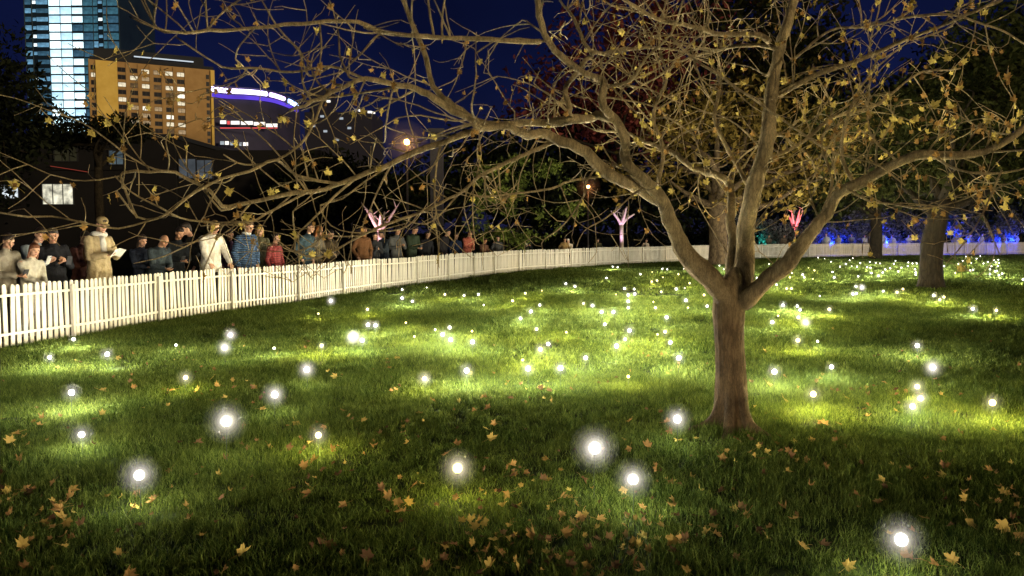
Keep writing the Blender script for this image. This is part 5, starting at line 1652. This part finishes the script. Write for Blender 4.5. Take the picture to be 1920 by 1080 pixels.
for x0_, x1_, y_, m in ((413, 424, 229, 0), (426, 431, 230, 2), (433, 449, 230, 0), (452, 474, 230.5, 0), (476, 497, 232, 0), (499, 520, 235, 0), (413, 420, 268, 1), (422, 429, 268, 0), (432, 437, 269, 1), (441, 446, 270, 0), (449, 453, 270, 1), (456, 465, 270, 0), (413, 520, 240, 2)):
    d_ = 248 if x0_ < 470 else 254
    p0, p1 = P(x0_, y_, d_), P(x1_, y_, d_)
    b = MB(); hgt_ = .28 if y_ == 240 else 1.05
    b.box((0, 0, 0), (p1.x - p0.x, .2, hgt_))
    o = b.build("window", am[m], arena); o.location = (p0 + p1) / 2 - Vector(ao)
b = MB(); b.box((0, 0, 0), (24, 8, 26)); o = b.build("terrace", surf("terrace_wall", (.02, .02, .025)), arena); o.location = P(470, HOR, 262) - Vector(ao) + Vector((0, 0, 11.3))

# dark high rise with a few lights, behind the branches
hd_d = 300.0
hr_ = empty("high_rise", tuple(P(620, HOR, hd_d).xy) + (0,))
tag(hr_, "dark high rise with a few lit windows behind the left branches", "building")
up2 = hd_d / F
wallpart("body", surf("high_rise_wall", (.028, .026, .04), rough=.6), (575 - 620) * up2, (700 - 620) * up2, 0, (435 - 205) * up2, 0, 25, hr_)
wallpart("tower_block", surf("high_rise_wall", (.026, .024, .04), rough=.6), (582 - 620) * up2, (612 - 620) * up2, (435 - 205) * up2 + .003, (435 - 158) * up2, 2, 20, hr_)
for px, py, m in ((597, 188, 0), (616, 190, 0), (604, 218, 1), (588, 236, 1), (610, 246, 1), (640, 222, 1), (668, 206, 1), (676, 207, 0), (693, 210, 0), (700, 211, 0), (655, 240, 1), (632, 262, 1)):
    b = MB(); b.box((0, 0, 0), (1.4, .15, .8)); o = b.build("window", am[m], hr_)
    p = P(px, py, hd_d - .1); o.location = (p.x - hr_.location.x, -.1, p.z)

# low dark office buildings behind the crowd
od = 74.0
up3 = od / F
off = empty("office_building", tuple(P(200, HOR, od).xy) + (0,))
tag(off, "low dark office building with a few lit windows behind the crowd at left", "building")
def ox(px): return (px - 200) * up3
def oz(py): return CAMZ + (HOR - py) * up3
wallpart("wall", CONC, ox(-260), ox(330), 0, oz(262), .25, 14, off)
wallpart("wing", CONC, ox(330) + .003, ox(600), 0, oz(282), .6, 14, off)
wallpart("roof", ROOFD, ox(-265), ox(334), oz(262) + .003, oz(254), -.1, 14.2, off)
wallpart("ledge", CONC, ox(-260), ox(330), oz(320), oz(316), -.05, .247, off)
OW = [emit("office_white", (.86, .95, 1.0), .9, .9, 1.6), emit("office_warm", (1.0, .95, .72), .85, .85, 1.5), emit("office_blue", (.35, .48, .55), .22, .6, .9), emit("office_grey", (.40, .46, .52), .16, .5, .7), emit("office_olive", (.4, .36, .18), .06, .5, .5)]
for x0_, x1_, y0_, y1_, m, nb in ((3, 36, 348, 372, 0, 2), (81, 138, 346, 383, 1, 3), (208, 234, 284, 309, 2, 2), (335, 366, 299, 334, 3, 2), (368, 397, 301, 335, 3, 2), (106, 148, 262.5, 303, 4, 3)):
    w_, h_ = (x1_ - x0_) * up3, (y1_ - y0_) * up3
    b = MB()
    for sgn in (-1, 1):
        b.box((sgn * (w_ / 2 + .04), 0, 0), (.08, .16, h_ + .16)); b.box((0, 0, sgn * (h_ / 2 + .04)), (w_, .16, .08))
    for q in range(1, nb): b.box((-w_ / 2 + w_ * q / nb, .01, 0), (.05, .12, h_))
    o = b.build("window", M["dark_metal"], off)
    o.location = (ox((x0_ + x1_) / 2), .17 if x0_ < 330 else .5, oz((y0_ + y1_) / 2))
    b = MB(); b.box((0, .045, 0), (w_, .03, h_)); b.build("pane", OW[m], o)
REDL = emit("red_strip", (1.0, .16, .10), .22)
for x0_, x1_, y0_, y1_ in ((102, 172, 313, 324), (108, 200, 236, 258)):
    p0, p1 = np.array((ox(x0_), -.2, oz(y0_))), np.array((ox(x1_), -.2, oz(y1_)))
    b = MB(); b.tube([p0, p1], .035 if y0_ > 300 else .02, 6); b.build("red_light_strip", REDL, off)

# ------------------------------------------------------------------ street lamps, column, uplit trees, blue lights
def street_lamp(px, py, Y, label, r, strength, col):
    p = P(px, py, Y)
    e = empty("street_lamp", (p.x, Y, 0))
    tag(e, label, "street lamp", "warm street lamps behind the crowd")
    b = MB(); b.tube([(0, 0, 0), (0, 0, .9), (0, 0, .95), (0, 0, p.z - r)], [.10, .09, .06, .045], 10); b.build("pole", M["dark_metal"], e, True)
    b = MB(); b.tube([(0, 0, p.z + r * .8), (0, 0, p.z + r * 1.05), (0, 0, p.z + r * 1.5)], [r * 1.15, r * 1.0, r * .2], 12); b.build("hood", M["dark_metal"], e)
    b = MB(); b.ell((0, 0, p.z), (r, r, r), 12, 8); b.build("globe", emit("street_globe", col, strength), e, True)
    ld = bpy.data.lights.new("lamp", "POINT"); ld.energy = strength * 12; ld.color = col; ld.shadow_soft_size = r * 1.1
    lo = link("lamp", ld, e); lo.location = (0, 0, p.z)
    for q, fr in enumerate((2.5, 4.5, 7.5)):  # added shells give the globe its lens bloom
        b = MB(); b.ell((0, 0, 0), (r * fr,) * 3, 14, 10)
        o = b.build("bloom_shell", bloom_volume("street_bloom", (.16, .07, .025)[q], (1, .85, .7)), e, True); o.location = (0, 0, p.z)


street_lamp(763, 266, 42, "brightest warm street lamp, left of centre behind the branches", .15, 42, (1.0, .50, .13))
street_lamp(1103, 350, 48, "smaller warm street lamp low behind the near tree", .10, 26, (1.0, .36, .10))
cp = P(820, HOR, 62)
colm = empty("concrete_column", (cp.x, 62, 0))
tag(colm, "pale lavender column standing right of the brightest street lamp", "column")
b = MB(); b.box((0, 0, 4.6), (.95, .95, 9.2)); b.build("shaft", surf("pale_concrete", (.07, .065, .07), (.05, .045, .05), scale=1.5), colm)
b = MB(); b.box((0, 0, 9.35), (1.2, 1.2, .3)); b.build("capital", surf("pale_concrete", (.06, .055, .06), scale=1.5), colm)


def uplit(px, py0, py1, Y, col, energy, label):
    """a small forked tree with a spot lamp at its foot"""
    p = P(px, HOR, Y)
    z0, z1 = P(px, py0, Y).z, P(px, py1, Y).z
    e = empty("forked_tree", (p.x, Y, 0))
    tag(e, label, "tree", "small forked trees lit from below")
    b = MB(); b.tube([(0, 0, 0), (.03, 0, z0 * .5), (0, 0, z0)], [.16, .13, .13], 10); b.build("trunk", PALEB, e, True)
    for k in range(5):
        a = 2 * math.pi * k / 5 + random.uniform(-.3, .3)
        sp_ = random.uniform(.45, .95)
        q = [(0, 0, z0 - .05), (math.cos(a) * sp_ * .4, math.sin(a) * sp_ * .4, z0 + (z1 - z0) * .4), (math.cos(a) * sp_, math.sin(a) * sp_, z1 + random.uniform(-.2, .3))]
        b = MB(); s_ = spline(q, step=.15); b.tube(s_, np.linspace(.12, .045, len(s_)), 7)
        for w_ in range(3):
            st = s_[random.randint(len(s_) // 3, len(s_) - 1)]
            b.tube([st, st + np.array((random.gauss(0, .25), random.gauss(0, .25), random.uniform(.15, .5)))], [.03, .012], 5)
        b.build("limb", PALEB, e, True)
    f = empty("ground_spot", (p.x - .3, Y - 1.3, 0))
    tag(f, label.replace("small forked tree", "ground spot lamp at the forked tree").replace(" from below", ""), "spot lamp")
    b = MB(); b.tube([(0, 0, 0), (0, 0, .2), (0, .03, .34)], [.12, .12, .10], 10); b.build("housing", M["dark_metal"], f)
    ld = bpy.data.lights.new("spot", "SPOT"); ld.energy = energy; ld.color = col; ld.spot_size = math.radians(75); ld.spot_blend = .8; ld.shadow_soft_size = .08
    lo = link("spot", ld, f); lo.location = (0, .05, .40)
    lo.rotation_euler = Vector((-.12, -.50, -1.0)).to_track_quat("Z", "Y").to_euler()


PALEB = surf("pale_bark", (.55, .48, .44), (.36, .30, .27), scale=8, rough=.8)
uplit(712, 432, 398, 42, (1.0, .52, .60), 1000, "small forked tree lit pink white from below, left of centre")
uplit(1165, 420, 396, 52, (.90, .55, .90), 520, "small forked tree lit pale violet from below, left of the near trunk")
uplit(1490, 430, 398, 60, (1.0, .10, .14), 3200, "small forked tree lit red from below, right of the near trunk")

# blue lit crowd behind the far end of the fence
BLUEP = [(1548, 440), (1572, 446), (1596, 441), (1620, 448), (1652, 436), (1672, 445), (1702, 446), (1790, 441), (1815, 447), (1838, 440), (1880, 446), (1902, 438), (1440, 446), (1468, 448)]
BL = ["person in pale shirt lit blue, {} from the left of the blue crowd".format(ORD[i]) for i in range(12)] + ["dim figure in grey behind the fence right of the near trunk", "dim figure in brown left of the red lit tree"]
for i, (px, py) in enumerate(BLUEP):
    q = at(px, random.uniform(.8, 2.4))
    person(BL[i], q, (random.uniform(-.8, .8), -.8), H=min(1.9, max(1.5, head_H(px, py, q))), hands=random.choice(["pockets", "phone", "rest", "clasp"]), jacket=random.choice([(.45, .45, .5), (.3, .3, .36), (.5, .5, .5)]) if i < 12 else (.10, .08, .06),
           trousers=(.1, .1, .12), nod=random.uniform(4, 18), vox=1.9, group="people in the far blue light")
for k, (px, Y, en, lb) in enumerate(((1560, 59.5, 1500, "blue flood lamp at the left of the blue lit crowd"), (1662, 60.5, 4200, "blue flood lamp in the middle of the blue lit crowd"), (1765, 62, 3000, "blue flood lamp behind the thick dark trunk"), (1880, 63, 3600, "blue flood lamp at the right end of the blue lit crowd"), (1432, 58, 200, "teal flood lamp right of the near trunk"))):
    p = P(px, HOR, Y)
    e = empty("blue_flood_lamp", (p.x, Y, 0))
    tag(e, lb, "floodlight", "blue flood lamps behind the fence")
    b = MB(); b.tube([(0, 0, 0), (0, 0, .2)], [.09, .05], 8); b.build("stand", M["dark_metal"], e)
    b = MB(); b.box((0, 0, .34), (.5, .22, .26)); b.build("housing", M["dark_metal"], e)
    b = MB(); b.box((0, 0, .475), (.44, .16, .012)); b.build("lens", emit("blue_lens", (.03, .06, 1.0) if px != 1432 else (.02, .8, .6), 1.6), e)
    ld = bpy.data.lights.new("blue", "POINT"); ld.energy = en * 1.15; ld.color = (.012, .045, 1.0) if px != 1432 else (.01, .55, .42); ld.shadow_soft_size = .15
    lo = link("blue", ld, e); lo.location = (0, 0, .75)
BUSH = surf("pale_bush", (.2, .25, .2), scale=3)
for k, (px, Y, lb) in enumerate(((1600, 60, "bush lit blue left of the far dark trunk"), (1690, 61, "bush lit blue between the dark trunks"), (1840, 63, "bush lit blue right of the thick dark trunk"), (1450, 58, "bush tinted teal right of the near trunk"))):
    p = P(px, HOR, Y)
    e = empty("bush", (p.x, Y, 0)); tag(e, lb, "bush", "bushes in the far blue light")
    crown_cards([((p.x + random.uniform(-2.4, 2.4), Y + random.uniform(-.5, .5), random.uniform(.5, 3.2)), (1.1, .7, .7)) for _ in range(14)], 3800, .14, leafy("blue_lit_leaves", (.06, .06, .06), (.16, .16, .16), scale=.8), "foliage", e, (p.x, Y, 0), .4)
